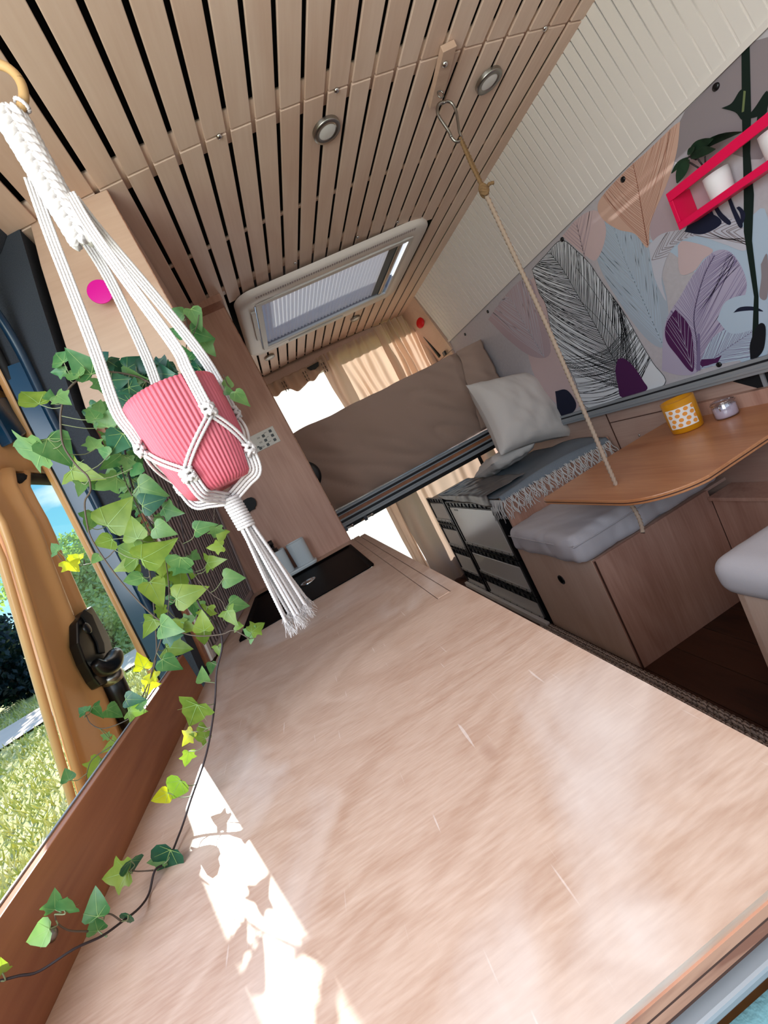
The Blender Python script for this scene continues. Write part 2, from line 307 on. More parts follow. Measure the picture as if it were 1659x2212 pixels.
# white ribbed upper side: panels between ribs
up = bpy.data.objects.new('wall_right_upper', None); COL.objects.link(up); W0['wall_right_upper'] = Vector((1.45, 1, .46)); up.location = W0['wall_right_upper']; up['kind'] = 'structure'
A_ = Vector((1.497, 0, .459)); Bt = Vector((1.406, 0, .845)); nrm = Vector((-.97, 0, -.235)).normalized()
y = .874-.0363*30
while y < 2.96:
    y1 = min(y+.0363, 2.985); mb = MB(); g0 = .0022
    a0 = A_+Vector((0, 0, .012))-nrm*0; b0 = Bt; t_ = nrm*.004
    mb.hexa([a0+Vector((0, y+g0, 0)), a0+Vector((0, y1-g0, 0)), b0+Vector((0, y1-g0, 0)), b0+Vector((0, y+g0, 0)), a0+t_+Vector((0, y+g0+.001, 0)), a0+t_+Vector((0, y1-g0-.001, 0)), b0+t_+Vector((0, y1-g0-.001, 0)), b0+t_+Vector((0, y+g0+.001, 0))])
    finish('ribbed_strip', mb, M['cream'], up); y = y1
mb = MB(); mb.hexa([A_-nrm*.02+Vector((0, YF, 0)), A_-nrm*.02+Vector((0, 2.99, 0)), Bt-nrm*.02+Vector((0, 2.99, .03)), Bt-nrm*.02+Vector((0, YF, .03)), A_+Vector((0, YF, 0)), A_+Vector((0, 2.99, 0)), Bt+Vector((0, 2.99, .03)), Bt+Vector((0, YF, .03))])
finish('backing_panel', mb, M['cream'], up)
mb = MB(); mb.hexa([A_+Vector((0, YF, -.004)), A_+Vector((0, 2.99, -.004)), A_+Vector((-.003, 2.99, .012)), A_+Vector((-.003, YF, .012)), A_+nrm*.007+Vector((0, YF, -.004)), A_+nrm*.007+Vector((0, 2.99, -.004)), A_+nrm*.007+Vector((-.003, 2.99, .012)), A_+nrm*.007+Vector((-.003, YF, .012))])
finish('edge_strip', mb, M['cream'], up)
# rear wood side panel with the red knob
mb = MB(); mb.hexa([Vector(p) for p in ((1.49, 2.985, .40), (1.53, 2.985, .40), (1.53, 3.42, .40), (1.49, 3.42, .40), (1.395, 2.985, .85), (1.44, 2.985, .85), (1.44, 3.42, .85), (1.395, 3.42, .85))])
rp = finish('wall_right_rear', mb, M['birch']); struct(rp, 'plain wooden side panel behind the ribbed strip')
mb = MB().box((1.485, 2.99, -.3), (1.53, 3.42, .395)); finish('lower_rear_panel', mb, M['birch'], rp)
# left wall: behind the kitchen, leaning inward with height
def lx(z): return -.426-.0*z+(.125*(z+.3) if z < .42 else .09+.235*(z-.42))
def slab(y0, y1, z0, z1, th=.03, dx=0, n=1):
    mb = MB()
    for i in range(n):
        a = lerp(z0, z1, i/n); b = lerp(z0, z1, (i+1)/n)
        xa = lx(a)+dx; xb = lx(b)+dx
        mb.hexa([(xa-th, y0, a), (xa, y0, a), (xa, y1, a), (xa-th, y1, a), (xb-th, y0, b), (xb, y0, b), (xb, y1, b), (xb-th, y1, b)])
    return mb
wlft = finish('wall_left', slab(1.302, 3.42, -1.2, .9, .04, -.03, 8), M['birch']); struct(wlft, 'left side wall behind the kitchen')
# door header and felt jamb
mb = MB()
def hx(z): return lx(z)
# felt band: face looks at camera (plane y=1.18) between inner edge lx(z) and outer edge; continues forward along the roof edge as a header
prof = [(.86, -.245, -.40), (.75, -.275, -.41), (.675, -.293, -.425), (.55, -.322, -.437), (.42, -.352, -.452), (.28, -.358, -.462), (.1, -.379, -.478), (-.1, -.403, -.495), (-.3, -.428, -.512), (-.6, -.45, -.53), (-1.2, -.47, -.54)]
for (za, ia, oa), (zb, ib, ob) in zip(prof[:-1], prof[1:]):
    mb.hexa([(ib, 1.176, zb), (ob+.012, 1.168, zb), (ob+.012, 1.3, zb), (ib, 1.3, zb), (ia, 1.176, za), (oa+.012, 1.168, za), (oa+.012, 1.3, za), (ia, 1.3, za)])
jamb = finish('door_1', mb, M['felt'], None); struct(jamb, 'felt-lined side door opening')
# seals: two rubber lips sweeping up the jamb and forward under the header
def lip(dx, y_, r_, name, mat):
    pts = [(o_+dx, y_, z_) for z_, i_, o_ in prof[::-1] if z_ < .5]
    pts += [(-.432+dx, y_-.01, .58), (-.42+dx, y_-.05, .665), (-.41+dx, y_-.14, .715), (-.405+dx, y_-.3, .735), (-.40+dx, .3, .745), (-.40+dx, YF, .745)]
    finish(name, MB().tube(spline(pts, 6), r_, 10), mat, jamb)
lip(.050, 1.160, .010, 'inner_seal', M['rubber']); lip(.004, 1.166, .010, 'outer_seal', M['blackm'])
mb = MB(); bp_ = [(.56, -.438), (.42, -.452), (.28, -.462), (.1, -.478), (-.1, -.495), (-.3, -.512), (-.6, -.53)]
for (za, oa), (zb, ob) in zip(bp_[:-1], bp_[1:]): mb.hexa([(ob+.052, 1.158, zb), (ob+.004, 1.152, zb), (ob+.004, 1.175, zb), (ob+.052, 1.175, zb), (oa+.052, 1.158, za), (oa+.004, 1.152, za), (oa+.004, 1.175, za), (oa+.052, 1.175, za)])
finish('plastic_trim', mb, M['bluepl'], jamb)
lip(-.018, 1.19, .013, 'painted_flange', M['yellow'])
mb = MB()
hp = [(.86, -.248), (.80, -.31), (.735, -.40)]
for (za, xa), (zb, xb) in zip(hp[:-1], hp[1:]):
    mb.hexa([(xb-.03, YF, zb), (xb, YF, zb), (xb, 1.17, zb), (xb-.03, 1.17, zb), (xa-.03, YF, za), (xa, YF, za), (xa, 1.17, za), (xa-.03, 1.17, za)])
finish('header_panel', mb, M['felt'], jamb)
# corner fill between header and jamb (behind the curved seal)
mb = MB(); cp = [(-.245, .86), (-.40, .745), (-.41, .70), (-.42, .62), (-.352, .42), (-.293, .675)]
mb.prism([(x_, 1.172, z_) for x_, z_ in cp], (0, .06, 0)); finish('corner_panel', mb, M['felt'], jamb)
# roof shell so that no daylight falls through the slots
struct(finish('roof', MB().grid(20, 2, lambda u, v: (lerp(-.5, 1.6, u), lerp(YF, 2.065, v), ceilz(lerp(-.5, 1.6, u))+.075)), M['shadegap'], None, solid=.01))
mb = MB()
mb.grid(8, 2, lambda u, v: (lerp(-.5, .262, u), lerp(2.0, 2.76, v), ceilz(lerp(-.5, .262, u))+.075)); mb.grid(8, 2, lambda u, v: (lerp(1.108, 1.6, u), lerp(2.0, 2.76, v), ceilz(lerp(1.108, 1.6, u))+.075))
mb.grid(20, 2, lambda u, v: (lerp(-.5, 1.6, u), lerp(2.688, 3.46, v), ceilz(lerp(-.5, 1.6, u))+.075)); struct(finish('roof_rear', mb, M['shadegap'], None, solid=.01))
# ceiling planks
ce = bpy.data.objects.new('ceiling', None); COL.objects.link(ce); W0['ceiling'] = Vector((.6, 1.2, .83)); ce.location = W0['ceiling']; ce['kind'] = 'structure'
PX = [-.204, -.059]+[.0145+.0705*i for i in range(0, 20)]+[1.408]
PX = [-.274]+PX
HG = .0064
def plank(x0, x1, y0, y1):
    za, zb = ceilz(x0), ceilz(x1); mb = MB(); th = .008
    mb.hexa([(x0, y0, za), (x1, y0, zb), (x1, y1, zb), (x0, y1, za), (x0, y0, za+th), (x1, y0, zb+th), (x1, y1, zb+th), (x0, y1, za+th)])
    finish('plank', mb, M['plank'], ce, .0018, seg=2)
for i in range(len(PX)-1):
    x0 = PX[i]+HG; x1 = PX[i+1]-HG*(1 if i < len(PX)-2 else 0)
    if i == 0: x0 = -.30
    if x1-x0 < .02: continue
    plank(x0, x1, YF, 1.175)
    if x1 > -.05: pass
    if x1 > .185 and x0 < 1.17: plank(max(x0, -.04), x1, 1.181, 2.03); plank(max(x0, .13), x1, 2.74, 3.34)
    elif x0 > -.1: plank(x0, x1, 1.181, 3.34)
    else: plank(x0, x1, 1.181, 1.98)
# cross battens seen in the slots
for yb0, yb1 in ((1.13, 1.225), (1.9, 1.96), (3.30, 3.34), (.1, .15), (1.60, 1.615)):
    mb = MB().grid(24, 1, lambda u, v: (lerp(-.28, 1.41, u), lerp(yb0, yb1, v), ceilz(lerp(-.28, 1.41, u))+.0125)); finish('cross_batten', mb, M['plank'], ce, solid=.007)
finish('slot_backing', MB().grid(24, 2, lambda u, v: (lerp(-.3, 1.42, u), lerp(YF, 1.95, v), ceilz(lerp(-.3, 1.42, u))+.05)), M['shadegap'], ce)
finish('slot_backing', MB().grid(24, 2, lambda u, v: (lerp(-.3, 1.42, u), lerp(2.70, 3.345, v), ceilz(lerp(-.3, 1.42, u))+.05)), M['shadegap'], ce)
finish('rear_joint_strip', MB().grid(24, 1, lambda u, v: (lerp(-.3, 1.42, u), lerp(3.335, 3.36, v), ceilz(lerp(-.3, 1.42, u))+.01)), M['black'], ce, solid=.01)
mb = MB()
for (x_, y_) in ((.269, 1.178), (.607, 1.178), (1.272, 1.176), (.49, 1.955), (.80, 1.955), (1.0, 1.95)):
    mb.lathe([(.0075, 0), (.0075, -.003), (.005, -.006), (.002, -.0065)], (x_, y_, ceilz(x_)), 12, cap=True)
    finish('bolt', mb, M['chrome'], ce); mb = MB()
# rear header board and rear wall
hb = finish('wall_rear', B((-.5, 3.42, .76), (1.62, 3.45, 1.0)), M['birchx']); struct(hb, 'rear wall of the van around the bright window')
finish('rear_sill', B((-.5, 3.42, -1.2), (1.56, 3.45, -.95)), M['black'], hb); finish('rear_left_post', B((-.5, 3.42, -.95), (.0, 3.45, .76)), M['birch'], hb); finish('rear_right_post', B((1.4, 3.42, -.95), (1.56, 3.45, .76)), M['black'], hb)
finish('header_board', B((.0, 3.35, .785), (1.42, 3.37, .87)), M['birchx'], hb)

# ------------------------------------------------------------------ yellow sliding door with window (outside the opening)
def xd(z): return -.57+.28*max(z, -.75) if z < .2 else -.514+.05*(z-.2)
def atd(px, py, dx=0):
    x_ = -.57
    for _ in range(30):
        p = at(px, py, 0, x_+dx); x_ = xd(p.z)
    return p
door = thing('sliding_door', 'orange-yellow van side door with tall glass window outside the opening', 'door', (-.8, 1.4, -1.3))
near = [(-1.25, .955), (.9, .945)]
def yn(z): return .95
wl_pts = [(-.30, 1.235), (-.24, 1.225), (-.02, 1.16), (.12, 1.12), (.22, 1.10), (.29, 1.105), (.328, 1.14)]
def yw(z):
    if z <= wl_pts[0][0]: return wl_pts[0][1]
    for (a, b), (c, e) in zip(wl_pts[:-1], wl_pts[1:]):
        if a <= z <= c: return lerp(b, e, (z-a)/(c-a))
    return wl_pts[-1][1]
def bumpx(s):   # cross profile: rolled lip, groove, raised panel, groove, lip
    x_ = 0
    x_ += .012*math.exp(-((s-.03)/.03)**2)-.010*math.exp(-((s-.12)/.03)**2)+.014*math.exp(-((s-.62)/.10)**2)-.014*math.exp(-((s-.80)/.05)**2)+.010*math.exp(-((s-.97)/.04)**2)
    return x_
mb = MB().grid(60, 40, lambda u, v: ((lambda z: (xd(z)+bumpx(u), lerp(yn(z), yw(z), u), z))(lerp(-1.25, .328, v))))
mb.grid(60, 6, lambda u, v: ((lambda z: (xd(z)+.010*math.exp(-((v-.1)/.1)**2), lerp(.95, 2.1, u), z))(lerp(.328, .55, v))))
mb.grid(30, 12, lambda u, v: ((lambda z: (xd(z)+.012*math.exp(-((u-.05)/.04)**2), lerp(1.235, 2.1, u), z))(lerp(-1.25, -.36, v))))
mb.grid(6, 12, lambda u, v: ((lambda z: (xd(z), lerp(1.95, 2.1, u), z))(lerp(-.36, .328, v))))
finish('door_panel', mb, M['yellow'], door, solid=.012)
mb = MB().tube([(xd(z)-.004, .942, z) for z in [lerp(-1.25, .9, k/20) for k in range(21)]], .008, 10); finish('rolled_edge', mb, M['yellow'], door)
mb = MB().tube([(xd(z)+.006, .972, z) for z in [lerp(-1.25, .9, k/20) for k in range(21)]], .004, 8); finish('edge_seam', mb, M['blackm'], door) if False else None
mb = MB().grid(1, 12, lambda u, v: ((lambda z: (xd(z)-.015, lerp(1.0, 2.0, u), z))(lerp(-.40, .345, v)))); finish('window_pane', mb, M['winglass'], door)
mb = MB().tube(spline([(xd(.31), 1.09, .312), (xd(.31), 1.2, .316), (xd(.3), 1.5, .314), (xd(.3), 1.96, .314)], 6), .014, 10); finish('window_gasket', mb, M['blackm'], door)
mb = MB().grid(30, 8, lambda u, v: ((lambda z: (xd(z)-.01, lerp(.955, 2.1, u), z))(lerp(.55, 1.0, v)))); finish('upper_door_glass', mb, M['smoked'], door)
mb = MB().tube([(xd(z)+.004, 1.56, z) for z in [lerp(.5, .95, k/8) for k in range(9)]], .012, 8); finish('upper_trim', mb, M['yellow'], door)
# blue-black header housing on the door
hq = [(-2, 858), (30, 856), (62, 853), (100, 925), (108, 937), (60, 935), (28, 957), (-2, 905), (-60, 905), (-60, 858)]
mb = MB().prism([at(a, b, 0, -.472) for a, b in hq], (-.025, 0, 0)); finish('guide_housing', mb, M['bluepl'], door, .004)
# latch
lq = [(180, 1318), (162, 1330), (147, 1352), (148, 1400), (163, 1440), (184, 1478), (197, 1493), (232, 1478), (243, 1462), (232, 1440), (226, 1412), (219, 1385), (200, 1350)]
bp = [atd(a, b, .012) for a, b in lq]
latch = finish('door_latch', MB().prism(bp, (.022, 0, 0)), M['black'], door, .004)
finish('latch_face_plate', MB().prism([atd(a, b, .035) for a, b in ((180, 1318), (196, 1330), (222, 1392), (224, 1412), (212, 1412), (207, 1390), (180, 1340), (172, 1330))], (.004, 0, 0)), M['blackm'], latch, .001)
finish('latch_hole', MB().lathe([(.0001, .001), (.011, .001), (.013, 0), (.013, -.004)], atd(190, 1356, .044), 16, (1, 0, 0)), M['black'], latch)
mb = MB().tube(spline([atd(205, 1432, .05), atd(222, 1443, .055), atd(240, 1435, .058), atd(248, 1415, .055), atd(243, 1404, .05)], 6), [.010+.012*math.sin(math.pi*k/24) for k in range(25)], 12); finish('latch_hook', mb, M['black'], latch)
mb = MB().tube([atd(238, 1462, .03), atd(262, 1512, .03), atd(300, 1590, .03)], .026, 20); finish('gas_strut', mb, M['black'], door)
mb = MB().tube([atd(234, 1452, .03), atd(241, 1467, .03)], .028, 20); finish('strut_collar', mb, M['steel'], door)

# ------------------------------------------------------------------ upper left cabinet with the magenta knob
cab = thing('wall_cabinet', 'tall pale birch wall cabinet with a magenta knob beside the slatted ceiling', 'cabinet', (-.17, 1.55, .36))
XR = -.037
mb = MB()
def cprof(y0, y1, inset=0):
    pr = [(.845, lx(.845)+.01), (.75, lx(.75)+.004), (.6, lx(.6)+.003), (.42, lx(.42)+.003), (.375, lx(.375)+.012), (.365, lx(.365)+.03)]
    poly = [(x_, y0, z_) for z_, x_ in pr]+[(XR, y0, .352), (XR, y0, .853)]
    return poly
mb.prism(cprof(1.18, 1.2), (0, .018, 0)); dr = finish('cabinet_door', mb, M['birch'], cab, .0015)
mb = MB().prism([(p[0]*.985, p[1]+.001, min(p[2], .85)) for p in cprof(1.204, 1.2)], (0, .74, 0)); finish('cabinet_body', mb, M['birchx'], cab, .001)
for k in range(5): finish('ply_layer', B((XR-.0005, 1.1812+.0035*k, .353), (XR+.0012, 1.1828+.0035*k, .852)), M['plydark'] if k % 2 else M['ply'], cab)
kp = Vector((-.163, 1.18, .628))
kn = finish('cabinet_knob', MB().lathe([(.009, 0), (.009, .006), (.0075, .012), (.0075, .026), (.010, .031), (.0268, .0325), (.0275, .033), (.0276, .036), (.0273, .0365), (.0268, .0366), (.0001, .0367)], kp, 32, (0, -1, 0)), M['magenta'], cab)

# ------------------------------------------------------------------ kitchen partition at the far end of the counter
part = thing('partition_panel', 'tall warm brown plywood partition at the far end of the worktop', 'panel', (-.1, 1.98, -1.2))
hol = []
mb = MB().box((lx(.4)-.05, 1.971, -1.2), (.128, 1.986, .868)); pp = finish('panel', mb, M['brown'], part, .001)
finish('edge_band', B((.1285, 1.970, -1.2), (.131, 1.987, .868)), M['ply'], part)
finish('edge_line', B((.131, 1.975, -1.2), (.1325, 1.980, .868)), M['plydark'], part)
# return board at the top (closes the cabinet end)
finish('top_filler', B((.02, 1.9, .84), (.135, 1.99, .868)), M['brown'], part, .001)
# control panel
cp_ = thing('control_panel', 'small white control panel with black square buttons on the partition', 'switch panel', (0, 1.965, .24))
a, b, c, e = [at(q[0], q[1], 1, 1.970) for q in ((541, 942), (593, 919), (608, 951), (556, 976))]
a = Vector((-.055, 1.968, .312)); b = Vector((.068, 1.968, .312)); c = Vector((.068, 1.968, .238)); e = Vector((-.055, 1.968, .238))
finish('plate', MB().prism([a, b, c, e], (0, .003, 0)), M['switch'], cp_, .001)
for i, cx in enumerate((.048, .012, -.024)):
    for j in range(3):
        z = .300-.021*j+(.002 if i == 0 else -.004)
        if i == 2 and j != 2: continue
        finish('button', B((cx-.006, 1.9655, z-.012), (cx+.006, 1.968, z)), M['black'], cp_, .0012)
        if i < 2:
            mk = MB()
            for k in range(2 if i else 1):
                for w_ in range(3): mk.box((cx-.020-.0045*w_, 1.9675, z-.004-.004*k), (cx-.017-.0045*w_, 1.968, z-.002-.004*k))
            finish('button_marking', mk, M['blackm'], cp_)
finish('emblem', MB().prism([(-.034, 1.9675, .262), (-.024, 1.9675, .259), (-.026, 1.9675, .252), (-.030, 1.9675, .256), (-.036, 1.9675, .250)], (0, .0006, 0)), M['black'], cp_)
# black bracket / hook shape seen on the partition
q = [(497, 1100), (500, 1108), (510, 1119), (520, 1114), (523, 1110), (533, 1106), (538, 1108), (541, 1104), (552, 1099), (551, 1096), (554, 1092), (554, 1084), (550, 1077), (543, 1074), (535, 1076), (514, 1088)]
o = finish('wall_hook', MB().prism([at(a_, b_, 1, 1.968) for a_, b_ in q], (0, -.016, 0)), M['blackm'], None, .001); tag(o, 'black matte hook bracket on the partition below the control panel', 'hook')

# ------------------------------------------------------------------ worktop
wt = thing('kitchen_worktop', 'large worn pale birch worktop filling the foreground', 'worktop', (-.1, 1, -.34))
SX0, SX1, SY0, SY1 = -.335, .112, 1.285, 1.853
def ring(outer, inner, z0, z1):   # rectangle with a rectangular hole
    ox0, oy0, ox1, oy1 = outer; ix0, iy0, ix1, iy1 = inner
    o_ = [(ox0, oy0), (ox1, oy0), (ox1, oy1), (ox0, oy1)]; i_ = [(ix0, iy0), (ix1, iy0), (ix1, iy1), (ix0, iy1)]
    vs = [(x_, y_, z1) for x_, y_ in o_+i_]+[(x_, y_, z0) for x_, y_ in o_+i_]
    fs = []
    for k in range(4):
        n_ = (k+1) % 4; fs += [(k, n_, n_+4, k+4), (k+8+4, n_+8+4, n_+8, k+8), (k+8, n_+8, n_, k), (k+4, n_+4, n_+12, k+12)]
    return vs, fs
T0, T1 = -.32, -.30
def holed(outer, inner, z0, z1):
    bm = bmesh.new(); out_ = MB()
    for z in (z1, z0):
        b2_ = bmesh.new(); es = []
        for lp_ in (outer, inner):
            vv = [b2_.verts.new((p[0], p[1], z)) for p in lp_]; es += [b2_.edges.new((vv[k], vv[(k+1) % len(vv)])) for k in range(len(vv))]
        bmesh.ops.triangle_fill(b2_, use_beauty=True, use_dissolve=False, edges=es); b2_.verts.index_update()
        b2_.normal_update(); up_ = 1 if z == z1 else -1
        out_.add([v.co.copy() for v in b2_.verts], [[v.index for v in (f_.verts if f_.normal.z*up_ > 0 else reversed(f_.verts))] for f_ in b2_.faces]); b2_.free()
    for lp_, sg in ((outer, 1), (inner, -1)):
        n = len(lp_); out_.add([(p[0], p[1], z0) for p in lp_]+[(p[0], p[1], z1) for p in lp_], [((k, (k+1) % n, (k+1) % n+n, k+n) if sg > 0 else (k+n, (k+1) % n+n, (k+1) % n, k)) for k in range(n)])
    return out_
finish('board', holed([(-.40, .175), (.198, .175), (.198, .7775), (.1435, .7785), (.1435, 1.968), (-.40, 1.968)], [(SX0, SY0), (SX1, SY0), (SX1, SY1), (SX0, SY1)], T0, T1), M['counter'], wt)
finish('side_strip', B((.1745, .7776, T0), (.198, 1.93, T1)), M['counter'], wt)
finish('lift_up_flap', B((.1455, .7805, T0), (.1730, 1.966, T1)), M['counter'], wt, .0012, seg=1)
# front edge plywood layers
for k, (z0, z1, mt) in enumerate(((-.3215, -.3195, 'plydark'), (-.3195, -.313, 'ply'), (-.313, -.3115, 'plydark'), (-.3115, -.305, 'ply'))):
    finish('edge_layer', B((-.3995, .1738, z0), (.199, .1752, z1)), M[mt], wt)
base = thing('kitchen_cabinet', 'brown kitchen base cabinet under the worktop edge', 'cabinet', (-.1, 1, -1.2))
finish('front_panel', B((-.40, .182, -1.19), (.19, .197, -.3235)), M['guardw'], base, .001)
finish('side_panel', B((.176, .198, -1.2), (.19, 1.93, -.3235)), M['brown'], base)
finish('back_panel', B((-.40, .198, -1.2), (-.385, 1.95, -.3235)), M['brown'], base)
o = finish('seat_rail', B((-.3, .170, -.336), (.3, .180, -.329)), M['alu'], None, .002); tag(o, 'thin grey metal rail below the near worktop edge', 'rail')
o = finish('teal_seat', MB().grid(20, 10, lambda u, v: (lerp(-.2, .8, u), lerp(.169, .02, v), -.343-.05*v**2+.004*nse((u*8, v*5, 1)))), M['teal'], None, solid=.012)
tag(o, 'teal cloth seat back at the bottom right corner', 'seat')
# upstand on the door side
gd = thing('worktop_upstand', 'reddish brown wooden upstand board between the worktop and the open door', 'board', (-.41, .5, -.3))
finish('board', B((-.4145, -.3, -.322), (-.4005, 1.075, -.2075)), M['guardw'], gd, .0015)
# slanting far end piece already part of board; screw eye on board
finish('edge_strip', B((-.4152, -.3, -.2072), (-.4120, 1.075, -.2055)), M['alu'], gd)
p_ = at(106, 2022, 0, -.402); finish('screw', MB().lathe([(.006, 0), (.0065, .003), (.004, .006), (.0001, .0065)], p_, 14, (1, 0, 0)), M['steel'], gd)
# sink / hob cover
sk = thing('sink', 'black rectangular sink with chrome drain plug set into the worktop', 'sink', (-.11, 1.57, -.33))
def rrect(x0, y0, x1, y1, r_, z, n=6):
    o_ = []
    for cx, cy, a0 in ((x1-r_, y1-r_, 0), (x0+r_, y1-r_, 90), (x0+r_, y0+r_, 180), (x1-r_, y0+r_, 270)):
        for k in range(n+1):
            t = math.radians(a0+90*k/n); o_.append((cx+r_*math.cos(t), cy+r_*math.sin(t), z))
    return o_
def loft(mb, loops, cap0=True, cap1=True):
    n = len(loops[0]); vs = [p for l in loops for p in l]; fs = [(i*n+k, i*n+(k+1) % n, (i+1)*n+(k+1) % n, (i+1)*n+k) for i in range(len(loops)-1) for k in range(n)]
    if cap0: fs.append(list(range(n))[::-1])
    if cap1: fs.append([(len(loops)-1)*n+k for k in range(n)])
    return mb.add(vs, fs, False)
mb = MB(); X = (SX0-.002, SY0-.002, SX1+.002, SY1+.002)
loft(mb, [rrect(*X, .02, -.2995), rrect(*X, .02, -.2965), rrect(X[0]+.008, X[1]+.008, X[2]-.008, X[3]-.008, .02, -.2965), rrect(X[0]+.012, X[1]+.012, X[2]-.012, X[3]-.012, .02, -.302), rrect(X[0]+.016, X[1]+.016, X[2]-.016, X[3]-.016, .02, -.304)], False, True)
finish('basin', mb, M['blackglass'], sk)
pk = Vector((-.103, 1.601, -.304))
finish('drain_plug', MB().lathe([(.031, 0), (.031, .003), (.027, .005), (.023, .002), (.021, .002), (.020, .006), (.012, .007), (.0001, .007)], pk, 32), M['chrome'], sk)
# soap dispenser set
ds = thing('sink_caddy', 'pale grey double beaker holder on a tray behind the sink', 'container', (-.135, 1.89, -.297))
finish('tray', loft(MB(), [rrect(-.232, 1.862, -.045, 1.94, .02, -.2962), rrect(-.235, 1.86, -.042, 1.942, .02, -.288), rrect(-.230, 1.863, -.047, 1.938, .02, -.282)]), M['ceramic'], ds)
for x0, x1 in ((-.226, -.143), (-.133, -.050)):
    finish('beaker', loft(MB(), [rrect(x0+.003, 1.868, x1-.003, 1.934, .025, -.2815), rrect(x0, 1.866, x1, 1.936, .028, -.176), rrect(x0+.003, 1.869, x1-.003, 1.933, .026, -.175), rrect(x0+.004, 1.870, x1-.004, 1.932, .026, -.20)], True, True), M['ceramic'], ds)
pu = finish('pump_head', MB().lathe([(.024, -.03), (.024, .006), (.016, .008), (.015, .022), (.019, .023), (.019, .045), (.0001, .046)], (-.190, 1.90, -.168), 20), M['black'], ds)
finish('spout', B((-.226, 1.892, -.137), (-.19, 1.908, -.124)), M['black'], ds, .002)

# ------------------------------------------------------------------ left window with pleated blind
wi = bpy.data.objects.new('window_1', None); COL.objects.link(wi); W0['window_1'] = Vector((-.4, 1.6, -.29)); wi.location = W0['window_1']; wi['kind'] = 'structure'; wi['label'] = 'side window with a grey pleated blind above the worktop'
def bxx(y_, z_): return lerp(-.425, -.372, (y_-1.22)/.73)+.125*(z_+.3)+.003
N = 38
vs = []; 
for k in range(N*2+1):
    y_ = lerp(1.275, 1.955, k/(2*N)); dx = .0022 if k % 2 else 0
    for z_ in (-.275, .38): vs.append((bxx(y_, z_)+dx+.004, y_, z_))
mb = MB(); mb.add(vs, [(2*k, 2*k+2, 2*k+3, 2*k+1) for k in range(2*N)], False); finish('pleated_blind', mb, M['blindg'], wi)
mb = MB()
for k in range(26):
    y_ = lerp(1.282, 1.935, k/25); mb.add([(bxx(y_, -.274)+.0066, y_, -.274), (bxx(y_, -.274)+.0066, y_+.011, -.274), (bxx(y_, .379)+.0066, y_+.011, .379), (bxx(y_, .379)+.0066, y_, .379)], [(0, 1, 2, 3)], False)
o = finish('dark_pleat_folds', mb, plain('blind_fold_cloth', '544b4d', .8), wi); o['kind'] = 'stuff'  # flat dark strips painted as the shade in the blind's pleats

def bar(y0, y1, z0, z1, th, dx=0): 
    return MB().hexa([(bxx(y0, z0)+dx-.02, y0, z0), (bxx(y0, z0)+dx+th, y0, z0), (bxx(y1, z0)+dx+th, y1, z0), (bxx(y1, z0)+dx-.02, y1, z0), (bxx(y0, z1)+dx-.02, y0, z1), (bxx(y0, z1)+dx+th, y0, z1), (bxx(y1, z1)+dx+th, y1, z1), (bxx(y1, z1)+dx-.02, y1, z1)])
finish('blind_frame', bar(1.252, 1.276, -.298, .40, .010), M['white'], wi, .002)
finish('wood_trim', bar(1.232, 1.251, -.298, .40, .004), M['guardw'], wi, .001)
finish('sill', bar(1.276, 1.96, -.298, -.276, .012), M['blindg'], wi, .001)
finish('far_frame', bar(1.945, 1.968, -.298, .40, .012), M['blindg'], wi, .001)

# ------------------------------------------------------------------ skylight
sl = thing('roof_skylight', 'white roof skylight frame with pleated blind in the slatted ceiling', 'skylight', (.68, 2.37, .84))
zc = .866
O = (.175, 1.985, 1.195, 2.775)
def rr4(x0, y0, x1, y1, r_, z): return rrect(x0, y0, x1, y1, r_, z, 8)
mb = MB(); mb.cs = True
x0, y0, x1, y1 = O
loops = [rr4(x0, y0, x1, y1, .09, zc+.004), rr4(x0+.003, y0+.003, x1-.003, y1-.003, .09, zc-.014), rr4(x0+.014, y0+.014, x1-.014, y1-.014, .085, zc-.024), rr4(x0+.075, y0+.075, x1-.075, y1-.075, .045, zc-.027), rr4(x0+.085, y0+.085, x1-.085, y1-.085, .04, zc-.022), rr4(x0+.09, y0+.09, x1-.09, y1-.09, .035, zc+.03)]
loft(mb, loops, False, False)
for k in range(len(mb.sm)): mb.sm[k] = True
finish('skylight_frame', mb, M['frame'], sl)
mb = MB(); ix0, iy0, ix1, iy1 = x0+.088, y0+.088, x1-.088, y1-.088
vs, fs = ring((ix0, iy0, ix1, iy1), (ix0+.03, iy0+.03, ix1-.02, iy1-.03), zc-.03, zc-.018); mb.add(vs, fs); finish('inner_frame', mb, M['white'], sl, .003)
NP = 32; vs = []; xa, xb = ix0+.028, ix1-.115
for k in range(2*NP+1):
    x_ = lerp(xa, xb, k/(2*NP)); dz = .0085 if k % 2 else 0
    for y_ in (iy0+.02, iy1-.042): vs.append((x_, y_, zc-.014+dz))
mb = MB().add(vs, [(2*k, 2*k+1, 2*k+3, 2*k+2) for k in range(2*NP)], False); finish('pleated_blind', mb, cloth('skylight_blind_cloth', 'f2e8e2', 900, .1, .04, .30), sl)
finish('dark_gap', B((ix0+.02, iy1-.040, zc+.018), (ix1-.02, iy1-.002, zc+.022)), M['black'], sl)  # black bar added to paint the darkness behind the pleat ends
NS = 12; vs = []
for k in range(2*NS+1):
    x_ = lerp(xb, xb+.045, k/(2*NS)); dz = .016 if k % 2 else 0
    for y_ in (iy0+.02, iy1-.032): vs.append((x_, y_, zc-.014+dz))
mb = MB().add(vs, [(2*k, 2*k+1, 2*k+3, 2*k+2) for k in range(2*NS)], False); finish('blind_stack', mb, M['crates'], sl)
finish('blind_bar', B((xb+.046, iy0+.02, zc-.022), (xb+.062, iy1-.03, zc-.008)), M['steel'], sl, .002)
